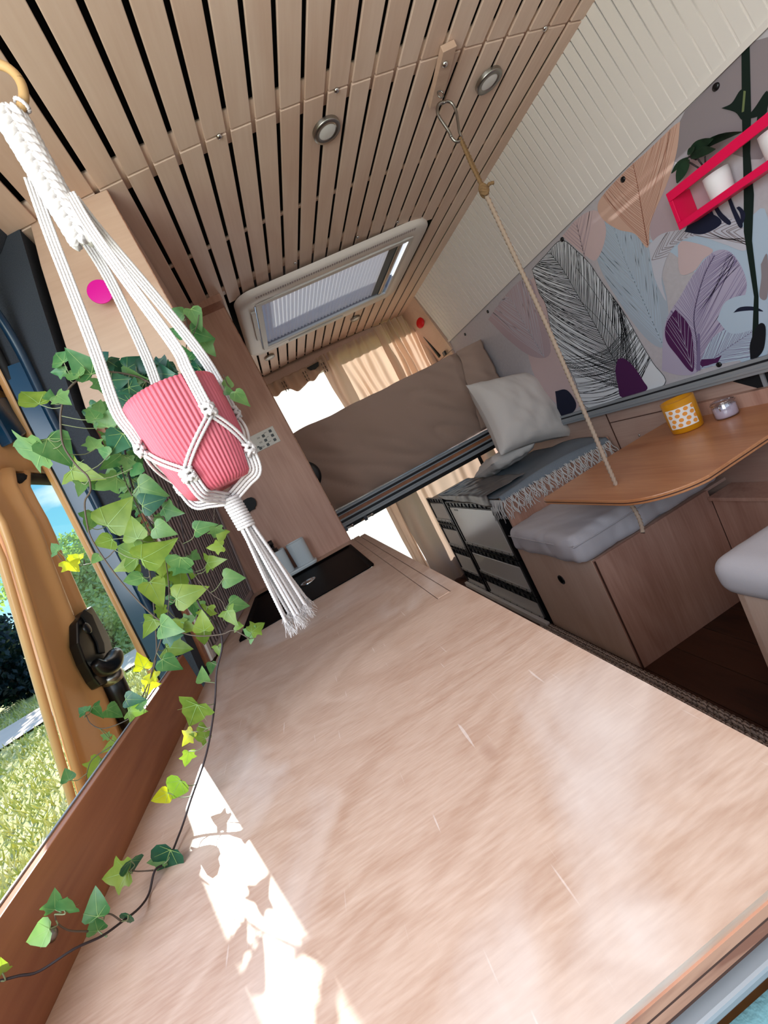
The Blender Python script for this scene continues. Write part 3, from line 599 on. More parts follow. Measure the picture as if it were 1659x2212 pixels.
finish('pale_blind_bar', B((xb+.064, iy0+.02, zc-.022), (xb+.074, iy1-.03, zc-.008)), M['white'], sl, .002)
vs, fs = ring((ix0-.012, iy0-.012, ix1+.012, iy1+.012), (ix0, iy0, ix1, iy1), zc-.005, zc+.09); finish('upstand', MB().add(vs, fs), M['blindg'], sl)
finish('dome', B((ix0, iy0, zc+.075), (ix1, iy1, zc+.079)), glass('acrylic_dome', 'dfe6ea', .05), sl)
mb = MB()
for k in range(70):
    xx = lerp(x0+.10, x1-.10, k/69); mb.box((xx-.0026, y0+.018, zc-.0262), (xx+.0026, y0+.034, zc-.0235))
o = finish('vent_slots', mb, M['blindg'], sl); o['kind'] = 'stuff'
finish('handle', B((x0+.058, y0+.14, zc-.038), (x0+.082, y1-.3, zc-.026)), M['white'], sl, .003)
finish('crossbar_trim', B((x0+.25, y1-.075, zc-.034), (x1-.4, y1-.055, zc-.026)), M['white'], sl, .002)

# ------------------------------------------------------------------ puck lights
def puck(px, py, R_, lab):
    z = ceilz(px); t = thing('ceiling_light', lab, 'light', (px, py, z-.013), 'round puck lights in the slatted ceiling')
    finish('ring', MB().lathe([(R_, 0), (R_, -.009), (R_*.97, -.0125), (R_*.64, -.0118), (R_*.62, -.009)], (px, py, z), 40), M['steel'], t)
    finish('diffuser', MB().lathe([(R_*.63, -.0105), (R_*.5, -.0115), (.0001, -.012)], (px, py, z), 32), M['led'], t)
puck(.585, 1.291, .043, 'round nickel puck light between the skylight and the nearest bolt row, left one')
puck(1.146, 1.302, .043, 'round nickel puck light right of the rope bracket')
puck(.949, 2.986, .036, 'small round puck light behind the skylight, right one')
puck(.301, 2.974, .036, 'small round puck light behind the skylight beside the dark partition')
# bracket for the rope
br = thing('rope_bracket', 'small birch bracket with a bolt holding the carabiner under the ceiling', 'bracket', (.95, 1.235, .83))
zb = ceilz(.94)
rot = Matrix.Rotation(-.10, 3, 'Z')
finish('block', MB().box((.925, 1.14, zb-.020), (.967, 1.325, zb-.002), Matrix.Rotation(-.13, 3, 'Z')), M['birch'], br, .0015)
finish('bolt', MB().lathe([(.009, 0), (.009, -.003), (.006, -.007), (.0001, -.008)], (.932, 1.18, zb-.020), 14), M['chrome'], br)
finish('eye_screw', MB().tube([(.9485+.009*math.cos(a_), 1.268, zb-.030+.010*math.sin(a_)) for a_ in [k*math.pi*2/16 for k in range(17)]], .0018, 8), M['steel'], br)
# carabiner
ca = thing('carabiner', 'pear-shaped steel carabiner joining rope and ceiling bracket', 'carabiner', (.94, 1.25, .7))
cpx = [(958, 222), (966, 219), (977, 224), (985, 240), (989, 262), (992, 283), (997, 298), (990, 306), (982, 304), (975, 296), (969, 283), (952, 258), (945, 243), (946, 228), (953, 222)]
cpt = []
for a_, b_ in cpx:
    w_ = ray(a_, b_); z_ = lerp(.805, .70, (b_-219)/87); cpt.append(at(a_, b_, 1, 1.245))
body = spline([cpt[k] for k in (0, 1, 2, 3, 4, 5, 6, 7, 8, 9)], 6)
finish('hook_body', MB().tube(body, .0042, 10), M['steel'], ca)
finish('gate', MB().tube(spline([cpt[k] for k in (9, 10, 11, 12, 13, 14, 0)], 6), .0046, 10), M['steel'], ca)

# ------------------------------------------------------------------ rope (real twisted cord)
def cord(mb, pts, r_, step=.0022, lobes=3, amp=.22, pitch=260, n=12):
    sp = [Vector(p) for p in pts]; L_ = [0]
    for a_, b_ in zip(sp[:-1], sp[1:]): L_.append(L_[-1]+(b_-a_).length)
    m_ = max(4, int(L_[-1]/step)); q_ = []; j = 0
    for k in range(m_+1):
        s_ = L_[-1]*k/m_
        while j < len(L_)-2 and L_[j+1] < s_: j += 1
        q_.append(sp[j].lerp(sp[j+1], (s_-L_[j])/max(1e-9, L_[j+1]-L_[j])))
    mb.tube(q_, r_, n, True, pitch, lobes, amp); return mb
rp_ = thing('hanging_rope', 'twisted rope running from the carabiner through the table', 'rope', (.93, 1.235, -.6))
kz = at(1046, 412, 1, 1.24); k0 = at(996, 300, 1, 1.245)
finish('upper_rope', cord(MB(), [k0+Vector((-.002, 0, .004)), k0.lerp(kz, .5)+Vector((-.004, 0, 0)), kz], .0048, .003, 3, .25, 200), M['jute'], rp_)
finish('doubled_strand', cord(MB(), [k0+Vector((.004, .004, 0)), k0.lerp(kz, .5)+Vector((.005, .004, 0)), kz+Vector((.002, 0, 0))], .0044, .003, 3, .25, 200), M['jute'], rp_)
mb = MB()
for k in range(4):
    a_ = k*.8; cpp = kz+Vector((0, 0, -.006*k+.01)); mb.tube([cpp+Vector((.010*math.cos(t), .010*math.sin(t), .006*math.sin(t*2+a_))) for t in [j*math.pi*2/14 for j in range(15)]], .0052, 8)
cord(mb, [kz, kz+Vector((.018, -.01, .008)), kz+Vector((.030, -.014, .004))], .0045)
finish('knot', mb, M['jute'], rp_)
hole = at(1330, 1046, 2, -.447)
finish('lower_rope', cord(MB(), [kz, (.938, 1.236, .1), (hole.x, hole.y, hole.z-.03)], .0062, .004, 3, .25, 150), M['ropew'], rp_)
p2 = [Vector((hole.x, hole.y, -.452))]; 
for a_, b_, dd in ((1361, 1087, 1.18), (1377, 1112, 1.16), (1385, 1132, 1.14), (1389, 1150, 1.12)): p2.append(at(a_, b_, 1, dd))
finish('tail', cord(MB(), spline([(hole.x, hole.y, -.455)]+p2[1:], 5), .0058, .004, 3, .25, 150), M['ropew'], rp_)

# ------------------------------------------------------------------ table
tb = thing('swing_table', 'lacquered wooden table with rounded corners hung on the rope', 'table', (1.2, 1.25, -.465))
poly = []
def arc(cx, cy, r_, a0, a1, n=10): return [(cx+r_*math.cos(math.radians(lerp(a0, a1, k/n))), cy+r_*math.sin(math.radians(lerp(a0, a1, k/n)))) for k in range(n+1)]
pl2 = arc(.985, 1.10, .172, 180, 262, 14)+[(1.25, .945), (1.4, .95), (1.506, .95), (1.506, 1.548)]+[(1.40, 1.548), (1.2, 1.54)]+arc(.845, 1.465, .034, 80, 180, 6)
finish('tabletop', MB().prism([(a_, b_, -.468) for a_, b_ in pl2][::-1], (0, 0, .018)), M['table'], tb, .002)
finish('edge_ply_line', MB().prism([(lerp(a_, 1.18, -.0025), lerp(b_, 1.25, -.0025), -.461) for a_, b_ in pl2][::-1], (0, 0, .003)), M['plydark'], tb)
finish('wall_bracket', B((1.49, .96, -.478), (1.5185, 1.52, -.40)), M['brown'], tb, .001)
# candle
cn = thing('candle_glass', 'amber yellow candle glass with an orange-dotted label', 'candle', (1.385, 1.345, -.45))
cc = Vector((1.362, 1.325, -.4495))
finish('glass_cup', MB().lathe([(.0001, 0), (.046, 0), (.050, .004), (.052, .04), (.053, .118), (.050, .119), (.049, .09), (.049, .03), (.0001, .028)], cc, 40), M['amber'], cn)
lb = MB(); an0 = math.atan2(-cc.y, -cc.x)
lb.grid(20, 4, lambda u, v: (cc.x+.0538*math.cos(an0-.98+1.75*u), cc.y+.0538*math.sin(an0-.98+1.75*u), cc.z+lerp(.022, .095, v))); lo = finish('paper_label', lb, M['label'], cn)
for i in range(4):
    for j in range(4):
        u = (.14+.25*i+(.08 if j % 2 else 0)); zz = cc.z+.033+.0175*j
        if u > 1.0: continue
        db = MB(); vs = []
        for k in range(12):
            t = k*math.pi/6; uu = u+.082*math.cos(t); a_ = an0-.98+1.75*max(0.0, min(1.0, uu)); vs.append((cc.x+.0544*math.cos(a_), cc.y+.0544*math.sin(a_), zz+.0072*math.sin(t)))
        db.add(vs, [list(range(12))]); finish('printed_dot', db, M['dot'], lo)
# small jar
jr = thing('small_jar', 'small clear clip-top jar with pale lilac wax beside the amber candle', 'jar', (1.45, 1.26, -.45))
jc = Vector((1.425, 1.225, -.4495))
finish('wax', MB().lathe([(.0001, .003), (.030, .003), (.032, .008), (.032, .040), (.0001, .040)], jc, 48, rib=.0012, ribn=26), M['wax'], jr)
finish('glass_body', MB().lathe([(.0001, 0), (.033, 0), (.036, .004), (.036, .044), (.032, .050), (.032, .054)], jc, 32), M['clear'], jr)
finish('glass_lid', MB().lathe([(.034, .055), (.034, .060), (.020, .066), (.0001, .067)], jc, 32), M['clear'], jr)
finish('wire_clip', MB().tube([jc+Vector((.036*math.cos(a_), .036*math.sin(a_), .053)) for a_ in [k*math.pi/12 for k in range(25)]], .0013, 6), M['chrome'], jr)
finish('clip_catch', MB().tube([jc+Vector((-.034, -.014, .054)), jc+Vector((-.040, -.016, .046)), jc+Vector((-.037, -.015, .034))], .0014, 6), M['chrome'], jr)

# ------------------------------------------------------------------ benches
bn = thing('bench', 'birch bench box with round black lock under the swing table', 'bench', (1.15, 1.6, -1.2))
finish('side_panel', B((.842, 1.405, -1.2), (.857, 1.97, -.7245)), M['paleb'], bn, .001)
finish('front_panel', B((.8425, 1.391, -1.2), (1.405, 1.4045, -.7245)), M['brown'], bn, .001)
finish('lid', B((.85, 1.405, -.737), (1.518, 1.96, -.725)), M['birchx'], bn, .001)
finish('ply_edge', B((.8405, 1.388, -1.2), (.846, 1.3915, -.7245)), M['plydark'], bn)
finish('back_rest_panel', B((.842, 1.895, -.724), (1.50, 1.91, -.462)), M['brown'], bn, .001)
lp = at(1213, 1252, 0, .842)
lk = finish('round_lock', MB().lathe([(.022, 0), (.022, .003), (.018, .004), (.015, .001), (.0001, .001)], lp, 28, (-1, 0, 0)), M['black'], bn)
finish('lock_latch', B((lp.x-.006, lp.y-.004, lp.z-.014), (lp.x-.001, lp.y+.004, lp.z+.014)), M['blackglass'], lk, .001)
def cushion(x0, x1, y0, y1, z0, z1, r_=.035, wr_=.006, n=44, k=0, puff=.012, nz_=10):
    mb = MB(); me = []
    L3 = [(x1-x0), (y1-y0), (z1-z0)]; C3 = Vector(((x0+x1)/2, (y0+y1)/2, (z0+z1)/2)); H = Vector(L3)/2
    def mapp(p):   # p on unit cube surface -> rounded box
        q_ = Vector((p[0]*H.x, p[1]*H.y, p[2]*H.z)); inn = Vector((max(-H.x+r_, min(H.x-r_, q_.x)), max(-H.y+r_, min(H.y-r_, q_.y)), max(-H.z+r_, min(H.z-r_, q_.z))))
        dd = q_-inn
        if dd.length > 1e-6: q_ = inn+dd.normalized()*r_*min(1, max(abs(dd.x), abs(dd.y), abs(dd.z))/r_*1.0)
        if abs(p[2]) > .99: q_.z += math.copysign(1, p[2])*puff*(1-p[0]**2)*(1-p[1]**2) if p[2] > 0 else 0
        w_ = q_+C3
        ed = max(abs(p[0]), abs(p[1]))**4
        s_ = wr_*(nse((w_.x*5, w_.y*9, w_.z*4), 1, k)*.6+(abs(nse((w_.x*13+w_.y*7, w_.y*9, w_.z*7), 1, k))-.2)*.7*(.5+ed)+nse((w_.x*30+w_.y*9, w_.y*8, w_.z*14), 1, k)*.22*(.3+ed))
        nn_ = (q_).normalized(); return w_+Vector((nn_.x*.5, nn_.y*.5, nn_.z))*s_
    def face(fn, nu, nv): mb.grid(nu, nv, fn)
    face(lambda u, v: mapp((2*u-1, 2*v-1, 1)), n, n); face(lambda u, v: mapp((2*v-1, 2*u-1, -1)), 8, 8)
    face(lambda u, v: mapp((2*u-1, -1, 2*v-1)), n, nz_); face(lambda u, v: mapp((1-2*u, 1, 2*v-1)), n, nz_)
    face(lambda u, v: mapp((-1, 1-2*u, 2*v-1)), n, nz_); face(lambda u, v: mapp((1, 2*u-1, 2*v-1)), n, nz_)
    return mb
o = finish('seat_cushion', cushion(.792, 1.50, 1.392, 1.892, -.7235, -.605, .036, .026, 64, 1), M['seat']); tag(o, 'pale grey linen seat cushion on the bench under the table', 'cushion')
finish('piping', MB().tube(spline([(.794, 1.885, -.640), (.789, 1.7, -.637), (.789, 1.5, -.637), (.797, 1.41, -.637), (.82, 1.389, -.637), (1.1, 1.388, -.637), (1.45, 1.39, -.637)], 10), .0022, 6), M['seat'], o)
b2 = thing('bench', 'birch bench box at the right edge, nearer than the table', 'bench', (1.15, .5, -1.2))
finish('side_panel', B((.842, .0, -1.2), (.857, .852, -.7245)), M['paleb'], b2, .001)
finish('back_panel', B((.8425, .853, -1.2), (1.40, .868, -.7245)), M['birch'], b2, .001)
finish('lid', B((.85, .0, -.737), (1.518, .852, -.725)), M['birchx'], b2, .001)
o = finish('seat_cushion', cushion(.81, 1.50, .15, .895, -.722, -.617, .045, .010, 44, 5), M['seat']); tag(o, 'pale grey linen seat cushion cut by the right edge of the photo', 'cushion')
mbx = thing('wall_locker', 'low reddish brown locker along the wall between the benches', 'locker', (1.46, 1.1, -1.2))
finish('front_panel', B((1.405, .87, -1.2), (1.418, 1.389, -.765)), M['brown'], mbx, .001); finish('top_board', B((1.39, .87, -.7645), (1.518, 1.389, -.750)), M['brown'], mbx, .001)
# rug
mb = MB().grid(10, 60, lambda u, v: (lerp(.19, .56, u), lerp(.0, 1.98, v), -1.192+.001*math.sin(v*900)))
rugt = MT('braided_rug'); 
wv_ = rugt.node('ShaderNodeTexWave', Scale=32.0, Distortion=2.0); wv_.wave_profile = 'TRI'
rg = rugt.coord((1, 1, 1)); rugt.l.new(rg, wv_.inputs['Vector']); vo_ = rugt.node('ShaderNodeTexVoronoi', Scale=130.0); rugt.l.new(rugt.coord((.5, 1, 1)), vo_.inputs['Vector'])
mu_ = rugt.node('ShaderNodeMath', operation='MULTIPLY'); rugt.l.new(wv_.outputs['Fac'], mu_.inputs[0]); rugt.l.new(vo_.outputs['Distance'], mu_.inputs[1])
rugt.l.new(rugt.ramp(mu_.outputs[0], [(.05, '4a3a34'), (.3, 'c4b4aa')]), rugt.b.inputs['Base Color']); rugt.b.inputs['Roughness'].default_value = 1
mb = MB()
# chunky braid: rows of plaits running along the edge
for row in range(9):
    xx = .812-.03*row
    pts = [(xx+.006*math.sin(y_*170+row*1.3), y_, -1.186+.005*math.cos(y_*170+row*1.3)) for y_ in [lerp(.0, 1.99, k/420) for k in range(421)]]
    mb.tube(pts, .009, 6); pts = [(xx-.006*math.sin(y_*170+row*1.3), y_, -1.186-.005*math.cos(y_*170+row*1.3)) for y_ in [lerp(.0, 1.99, k/420) for k in range(421)]]; mb.tube(pts, .009, 6)
o = finish('woven_rug', mb, rugt.m); tag(o, 'brown and beige braided rug strip along the worktop', 'rug')
finish('rug_edge', B((.54, .0, -1.1995), (.822, 1.99, -1.194)), M['rug'], o)

# ------------------------------------------------------------------ crates
def crate(y0, y1, z0, z1, lab, nb=1):
    xf = .83; t = thing('folding_crate', lab, 'crate', ((xf+.17), (y0+y1)/2, z0), 'folding crates stacked behind the bench')
    xb_ = xf+.34; mb = MB(); e_ = .004
    # corner posts and rails
    finish('body', MB().box((xf+.012, y0+.012, z0+.004), (xb_, y1-.012, z1-.016)), M['cratef'], t, .003)
    for yy in (y0+.001, y1-.021): finish('corner_post', B((xf-.002, yy, z0+.002), (xf+.014, yy+.020, z1-.002)), M['cratef'], t, .001)
    for zz, hh in ((z1-.036, .034), (z0+.002, .022)):
        mb = MB().box((xf+.004, y0+.021, zz), (xf+.012, y1-.021, zz+hh)); mb.box((xf-.003, y0+.021, zz+hh-.004), (xf+.006, y1-.021, zz+hh)); mb.box((xf-.003, y0+.021, zz), (xf+.006, y1-.021, zz+.003))
        n = int((y1-y0)/.06)
        for k in range(n+1):
            yy = lerp(y0+.03, y1-.04, k/n); mb.box((xf-.002, yy, zz), (xf+.006, yy+.003, zz+hh), Matrix.Rotation(.5 if k % 2 else -.2, 3, 'X'))
        finish('ribbed_rail', mb, M['cratef'], t)
    finish('front_panel', B((xf+.0, y0+.034, z0+.027), (xf+.006, y1-.034, z1-.042)), M['crate'], t, .003)
    mb = MB(); mb.box((xf-.006, y0+.03, z0+.027), (xf+.0, y1-.03, z0+.045)); lip_ = finish('lip', mb, M['crates'], t, .001)
    n = int((y1-y0)/.075)
    for k in range(n): finish('peg', B((xf-.0075, lerp(y0+.06, y1-.06, k/max(1, n-1))-.003, z0+.032), (xf-.0055, lerp(y0+.06, y1-.06, k/max(1, n-1))+.003, z0+.040)), M['black'], lip_)
    if z1-z0 > .3: finish('name_tag', B((xf-.0012, y1-.16, z1-.062), (xf+.0, y1-.10, z1-.052)), M['cratef'], t)
crate(1.99, 2.66, -.818, -.486, 'tall milky crate on top of the near crate stack')
crate(1.99, 2.66, -1.035, -.82, 'low milky crate in the middle of the near crate stack')
crate(1.99, 2.66, -1.199, -1.037, 'bottom crate of the near crate stack beside the worktop edge')
crate(2.685, 3.03, -.668, -.462, 'narrow milky crate on top of the far crate stack')
crate(2.685, 3.03, -.876, -.67, 'second crate from the top of the far crate stack')
crate(2.685, 3.03, -1.086, -.878, 'third crate from the top of the far crate stack')
crate(2.685, 3.03, -1.199, -1.088, 'lowest crate of the far crate stack')
o = finish('plinth_strip', B((.80, 1.96, -1.199), (.822, 3.03, -1.165)), M['white'], None, .002); tag(o, 'white glossy strip along the foot of the crate stacks', 'strip')

# ------------------------------------------------------------------ throw with fringe, lining, pillow
def thr(u, v):   # u along x (.84..1.5); v from the back (y 2.6) over the front edge, hanging down
    x_ = lerp(.835, 1.48, u); L_ = v*.685
    if L_ < .66: y_ = 2.54-L_; z_ = -.452+.012*math.sin(L_*9+u*4)
    else:
        t = L_-.66; y_ = 1.885-.015*(1-math.exp(-t*60)); z_ = -.452-t*.9-(.004)
    z_ += .010*nse((x_*5, y_*5, 3)); y_ -= .006*nse((x_*12, 0, 2))
    if L_ < .66: z_ = max(z_, -.461)
    return (x_, y_, z_)
tw = thing('fringed_throw', 'grey wool throw with pale fringe draped over the bench back', 'blanket', (1.15, 2.1, -.46))
finish('cloth', MB().grid(50, 60, thr), M['grey'], tw, solid=.006)
mb = MB(); random.seed(3)
for k in range(110):
    u = k/109; b_ = Vector(thr(u, 1.0)); b_.z += random.uniform(0, .012); ln = random.uniform(.06, .10)
    if k < 18: b_.x -= 0
    d1 = Vector((random.uniform(-.02, .02), -.012, 0)); pts = [b_+Vector((0, -.003, 0))]
    for j in range(1, 6): pts.append(b_+d1*(j/5)+Vector((.005*math.sin(j*1.7+k), -.006-.004*math.cos(j*1.3+k), -ln*j/5)))
    mb.tube(spline(pts, 2), .0019, 5)
for k in range(22):   # fringe at the aisle corner
    b_ = Vector((.836, 1.875+.006*k, -.47)); ln = random.uniform(.06, .12); mb.tube([b_, b_+Vector((-.012, 0, -ln*.5)), b_+Vector((-.014+random.uniform(-.01, .01), random.uniform(-.02, .02), -ln))], .0018, 5)
o = finish('fringe', mb, M['fringe'], tw); o['kind'] = 'stuff'
lq_ = [(948, 1062), (965, 1040), (1000, 1012), (1040, 1003), (1056, 1040), (1060, 1092), (1030, 1082), (985, 1078)]
def sat(u, v):
    y_ = lerp(1.975, 2.72, u); s_ = v*.30
    if s_ < .24: x_, z_ = 1.06-s_, -.436
    else: x_, z_ = .820-.004*math.sin(u*17), -.436-(s_-.24)*(1.05-.75*u)
    k_ = nse((y_*8, s_*9, 4)); k2 = nse((y_*22, s_*26, 8)); return (x_-.004*k2*(s_ > .2), y_+.006*k_, z_+.007*k_+.004*k2)
o = finish('satin_cover', MB().grid(60, 30, sat), M['satin'], None, solid=.002); tag(o, 'crumpled grey satin cover hanging over the top crate edge', 'cover')
def pil(c_, hx_, hz_, th, rot_, k):
    mb = MB()
    for sgn in (1, -1):
        def fn(u, v, s_=sgn):
            a_ = 2*u-1; b_ = 2*v-1; 
            e_ = max(0, (1-abs(a_)**3.0))**.5*max(0, (1-abs(b_)**3.0))**.5
            pin = 1-.10*(1-abs(a_)**2)*(abs(b_)**6); pin2 = 1-.10*(1-abs(b_)**2)*(abs(a_)**6)
            w_ = .010*(nse((a_*3, b_*3, k), 1, 1)+.6*nse((a_*9+b_*3, b_*4, k), 1, 2)*(1-e_*.5))
            return c_+rot_@Vector((a_*hx_*pin2, s_*(th*e_+(w_ if e_ > .02 else 0)), b_*hz_*pin))
        mb.grid(40, 40, fn)
    return mb
pc = at(1122, 888, 1, 2.26)
rot_ = Matrix.Rotation(.12, 3, 'Z')@Matrix.Rotation(.22, 3, 'Y')@Matrix.Rotation(-.35, 3, 'X')
o = finish('pillow', pil(pc+Vector((.0, 0, .004)), .245, .232, .105, rot_, 2.2), M['pillow']); tag(o, 'crumpled off-white pillow leaning on the grey throw', 'pillow')
o2 = finish('pillow', pil(Vector((1.18, 2.36, -.385)), .16, .16, .05, Matrix.Rotation(1.35, 3, 'X'), 5.1), M['pillow']); tag(o2, 'flat white pillow mostly hidden under the upright one', 'pillow')

# ------------------------------------------------------------------ bed with brown cover on aluminium profiles
bd = thing('rear_bed', 'brown cotton covered mattress on aluminium profiles across the van', 'bed', (.8, 2.8, -.3))
def bedf(u, v):
    x_ = lerp(.02, 1.47, u); z_ = lerp(-.19, .315, v)
    y_ = 2.56-.030*math.sin(math.pi*min(1, v*1.02))**.5
    w_ = .034*nse((x_*3.2+z_*2.5, z_*2.0, 1.1))+.022*nse((x_*8+z_*6, z_*3, 5))+.020*(1-abs(nse((x_*4.5+z_*6, z_*1.5-x_, 12)))*2.2)**3
    if x_ > 1.22: w_ += .014*math.sin((x_-1.22)*34-z_*6)*math.exp(-(x_-1.28)**2*60)
    return (x_, y_+w_, z_+.008*nse((x_*6, 0, 9))*v)
finish('cover_front', MB().grid(80, 36, bedf), M['bed'], bd)
def bedt(u, v):
    x_, y_, z_ = bedf(u, 1.0); return (x_, lerp(y_, 3.05, v), z_+.012*math.sin(min(1, v*3)*1.57)+.006*nse((x_*5, v*5, 3))-.0*v)
finish('cover_top', MB().grid(80, 20, bedt), M['bed'], bd)
finish('cover_side', MB().grid(20, 20, lambda u, v: ((lambda p: (p[0]+.004, lerp(p[1], 3.05, u), p[2]))(bedf(1.0, v)))), M['bed'], bd)
finish('folded_flap', MB().grid(14, 36, lambda u, v: ((lambda p: (p[0], p[1]-.012-.012*math.sin(u*3.1), p[2]+.004))(bedf(lerp(.885-.06*(1-v), 1.0, u), v)))), M['bed'], bd, solid=.003)
fr = MB().box((.0, 2.535, -.232), (1.44, 2.575, -.195)); fr.box((.0, 2.53, -.212), (1.44, 2.536, -.203)); fr.box((.0, 2.53, -.232), (1.44, 2.536, -.226)); fr.box((.0, 2.53, -.199), (1.44, 2.536, -.195))
finish('upper_profile', fr, M['alu'], bd, .001, seg=1)
fr = MB().box((.0, 2.535, -.300), (1.44, 2.575, -.252)); fr.box((.0, 2.53, -.262), (1.44, 2.536, -.252)); fr.box((.0, 2.53, -.285), (1.44, 2.536, -.276))
finish('lower_profile', fr, M['alu'], bd, .001, seg=1)
finish('slot_shadow', B((.0, 2.537, -.252), (1.44, 2.56, -.232)), M['guardw'], bd)  # brown wood strip between the two profiles
finish('slot_upper', B((.0, 2.532, -.2255), (1.44, 2.5345, -.2125)), M['alud'], bd); finish('slot_lower', B((.0, 2.532, -.2755), (1.44, 2.5345, -.2625)), M['alud'], bd)
finish('bed_board', B((.0, 2.58, -.23), (1.44, 3.3, -.205)), M['plydark'], bd)
finish('lower_beam', B((.0, 2.56, -.325), (1.44, 2.60, -.3005)), M['black'], bd)
for px_ in (.30, .165):
    mb = MB().tube([(px_-.02, 2.545, -.318), (px_+.05, 2.545, -.312)], .006, 8); mb.box((px_, 2.535, -.330), (px_+.02, 2.552, -.300)); mb.lathe([(.010, 0), (.010, .012), (.0001, .013)], (px_+.055, 2.55, -.315), 12, (0, -1, 0)); finish('clamp', mb, M['chrome'], bd)
# steering-wheel like dark round item edge between partition and bed
o = finish('round_disc', MB().lathe([(.075, 0), (.085, .01), (.085, .035), (.07, .045), (.0001, .04)], (.115, 2.51, .06), 36, (0, -1, 0)), M['black']); tag(o, 'black round rim peeking out behind the partition edge at the brown bed', 'disc')

# ------------------------------------------------------------------ rear curtains
def curt(x0, x1, z0, z1, y_, folds, amp, k, nx=120, nz=24, slant=0):
    return MB().grid(nx, nz, lambda u, v: (lerp(x0, x1, u)+slant*(1-v)+.012*nse((u*6, v*2, k)), y_+amp*math.sin(u*folds*2*math.pi+5*nse((u*3, v*1.2, k)))*(.5+.9*nse((u*4, v, k+1)))+.006*nse((u*12, v*5, k)), lerp(z0, z1, v)))
o = finish('white_curtain', curt(-.02, .78, -1.18, .775, 3.385, 7, .012, 1), M['sheer'], None); tag(o, 'bright white sheer curtain over the left rear window', 'curtain')
o = finish('beige_curtain', curt(.64, 1.18, .25, .835, 3.335, 8, .022, 3, slant=.03), M['beige'], None); tag(o, 'plain beige curtain behind the brown bed, middle part', 'curtain')
o = finish('beige_curtain', curt(1.14, 1.50, .25, .845, 3.30, 7, .034, 8, 140), M['beige'], None); tag(o, 'tightly gathered beige curtain bundle beside the red knob', 'curtain')
# valance with gathers
def val(u, v):
    x_ = lerp(.18, .70, u); z_ = lerp(.70+.020*math.sin(u*9)+.012*math.cos(u*21), .81, v)
    return (x_, 3.350-.022*math.sin(u*3.5*2*math.pi)**2-.012*(1-v)*math.sin(u*3.5*2*math.pi)**2, z_)
o = finish('valance', MB().grid(100, 10, val), M['beige'], None, solid=.002); tag(o, 'short beige valance with gathered bands above the white curtain', 'curtain')
mb = MB()
for xx in (.325, .50, .655):
    for k in range(2):
        for j in range(3): mb.box((xx+.018*k, 3.318, .762-.028*j), (xx+.018*k+.005, 3.332, .780-.028*j))
finish('gather_stitch', mb, M['stem'], o)
o = finish('lamp_bracket', MB().prism([(.545, 3.318, .795), (.645, 3.318, .800), (.635, 3.318, .772), (.595, 3.318, .758), (.56, 3.318, .770)], (0, .02, 0)), M['black'], None, .003); tag(o, 'small black fitting showing through the valance', 'fitting')
o = finish('beige_curtain', curt(.66, 1.42, -1.19, -.30, 3.25, 8, .022, 11, 120), cloth('pale_beige_drape', 'cdb5a2', 600, .3, .06, .25), None); tag(o, 'pale beige drape hanging under the bed beside the crates', 'curtain')
o = finish('beige_curtain', curt(.58, .67, -1.19, -.33, 3.30, 2, .012, 12, 30), M['beige'], None); tag(o, 'narrow warm beige curtain strip under the bed at the bright window', 'curtain')
# red knob
kp = Vector((1.462, 3.12, .672))
o = finish('coat_peg', MB().lathe([(.012, -.02), (.012, .0), (.010, .03), (.014, .045), (.036, .050), (.038, .056), (.034, .062), (.0001, .064)], kp+Vector((-.005, 0, 0)), 32, (-1, -.55, .25)), M['red']); tag(o, 'red round knob on the wooden rear panel', 'knob')
o = finish('black_curtain_rod', MB().tube([(1.44, 3.26, .80), (1.49, 3.2, .42)], .020, 12), M['black']); tag(o, 'black strap behind the gathered curtain', 'strap')
o = finish('black_clip', B((1.462, 3.06, .395), (1.478, 3.10, .425)), M['black'], None, .003); tag(o, 'small black clip on the wooden rear panel', 'clip')

# ------------------------------------------------------------------ MURAL PRINT (flat print on the wall, built as flat shapes on it)
WX = 1.4995
def wp(px, py, lay=0): return at(px, py, 0, 1.5)*1.0
LAY = [0]
def flat(poly, lay):   # list of (y,z)
    LAY[0] += 1; return [(WX-.0012*lay/8-.00004*LAY[0], y_, z_) for y_, z_ in poly]
def smooth2(pts, n=6): return [(v.x, v.y) for v in spline([Vector((a_, b_, 0)) for a_, b_ in pts]+[Vector((pts[0][0], pts[0][1], 0))], n)][:-1]
def yz(pxs): 
    o_ = []
    for a_, b_ in pxs:
        p = wp(a_, b_); o_.append((p.y, max(-.295, min(.455, p.z))))
    return o_
def pcol(name, c): return plain('print_'+name, c, .7, 0, 0, 1, .25, 0)
def motif(pxs, colr, lay, name='printed_leaf', sm=True, n=5):
    pl = yz(pxs); pl = smooth2(pl, n) if sm else pl
    mb = MB(); me = [Vector(v) for v in flat(pl, lay)]; mb.add(me, [list(range(len(me)))]); o_ = finish(name, mb, colr, wr); return pl, o_
def inside(pt, poly):
    x_, y_ = pt; c_ = False; j = len(poly)-1
    for i in range(len(poly)):
        (xi, yi), (xj, yj) = poly[i], poly[j]
        if (yi > y_) != (yj > y_) and x_ < (xj-xi)*(y_-yi)/(yj-yi)+xi: c_ = not c_
        j = i
    return c_
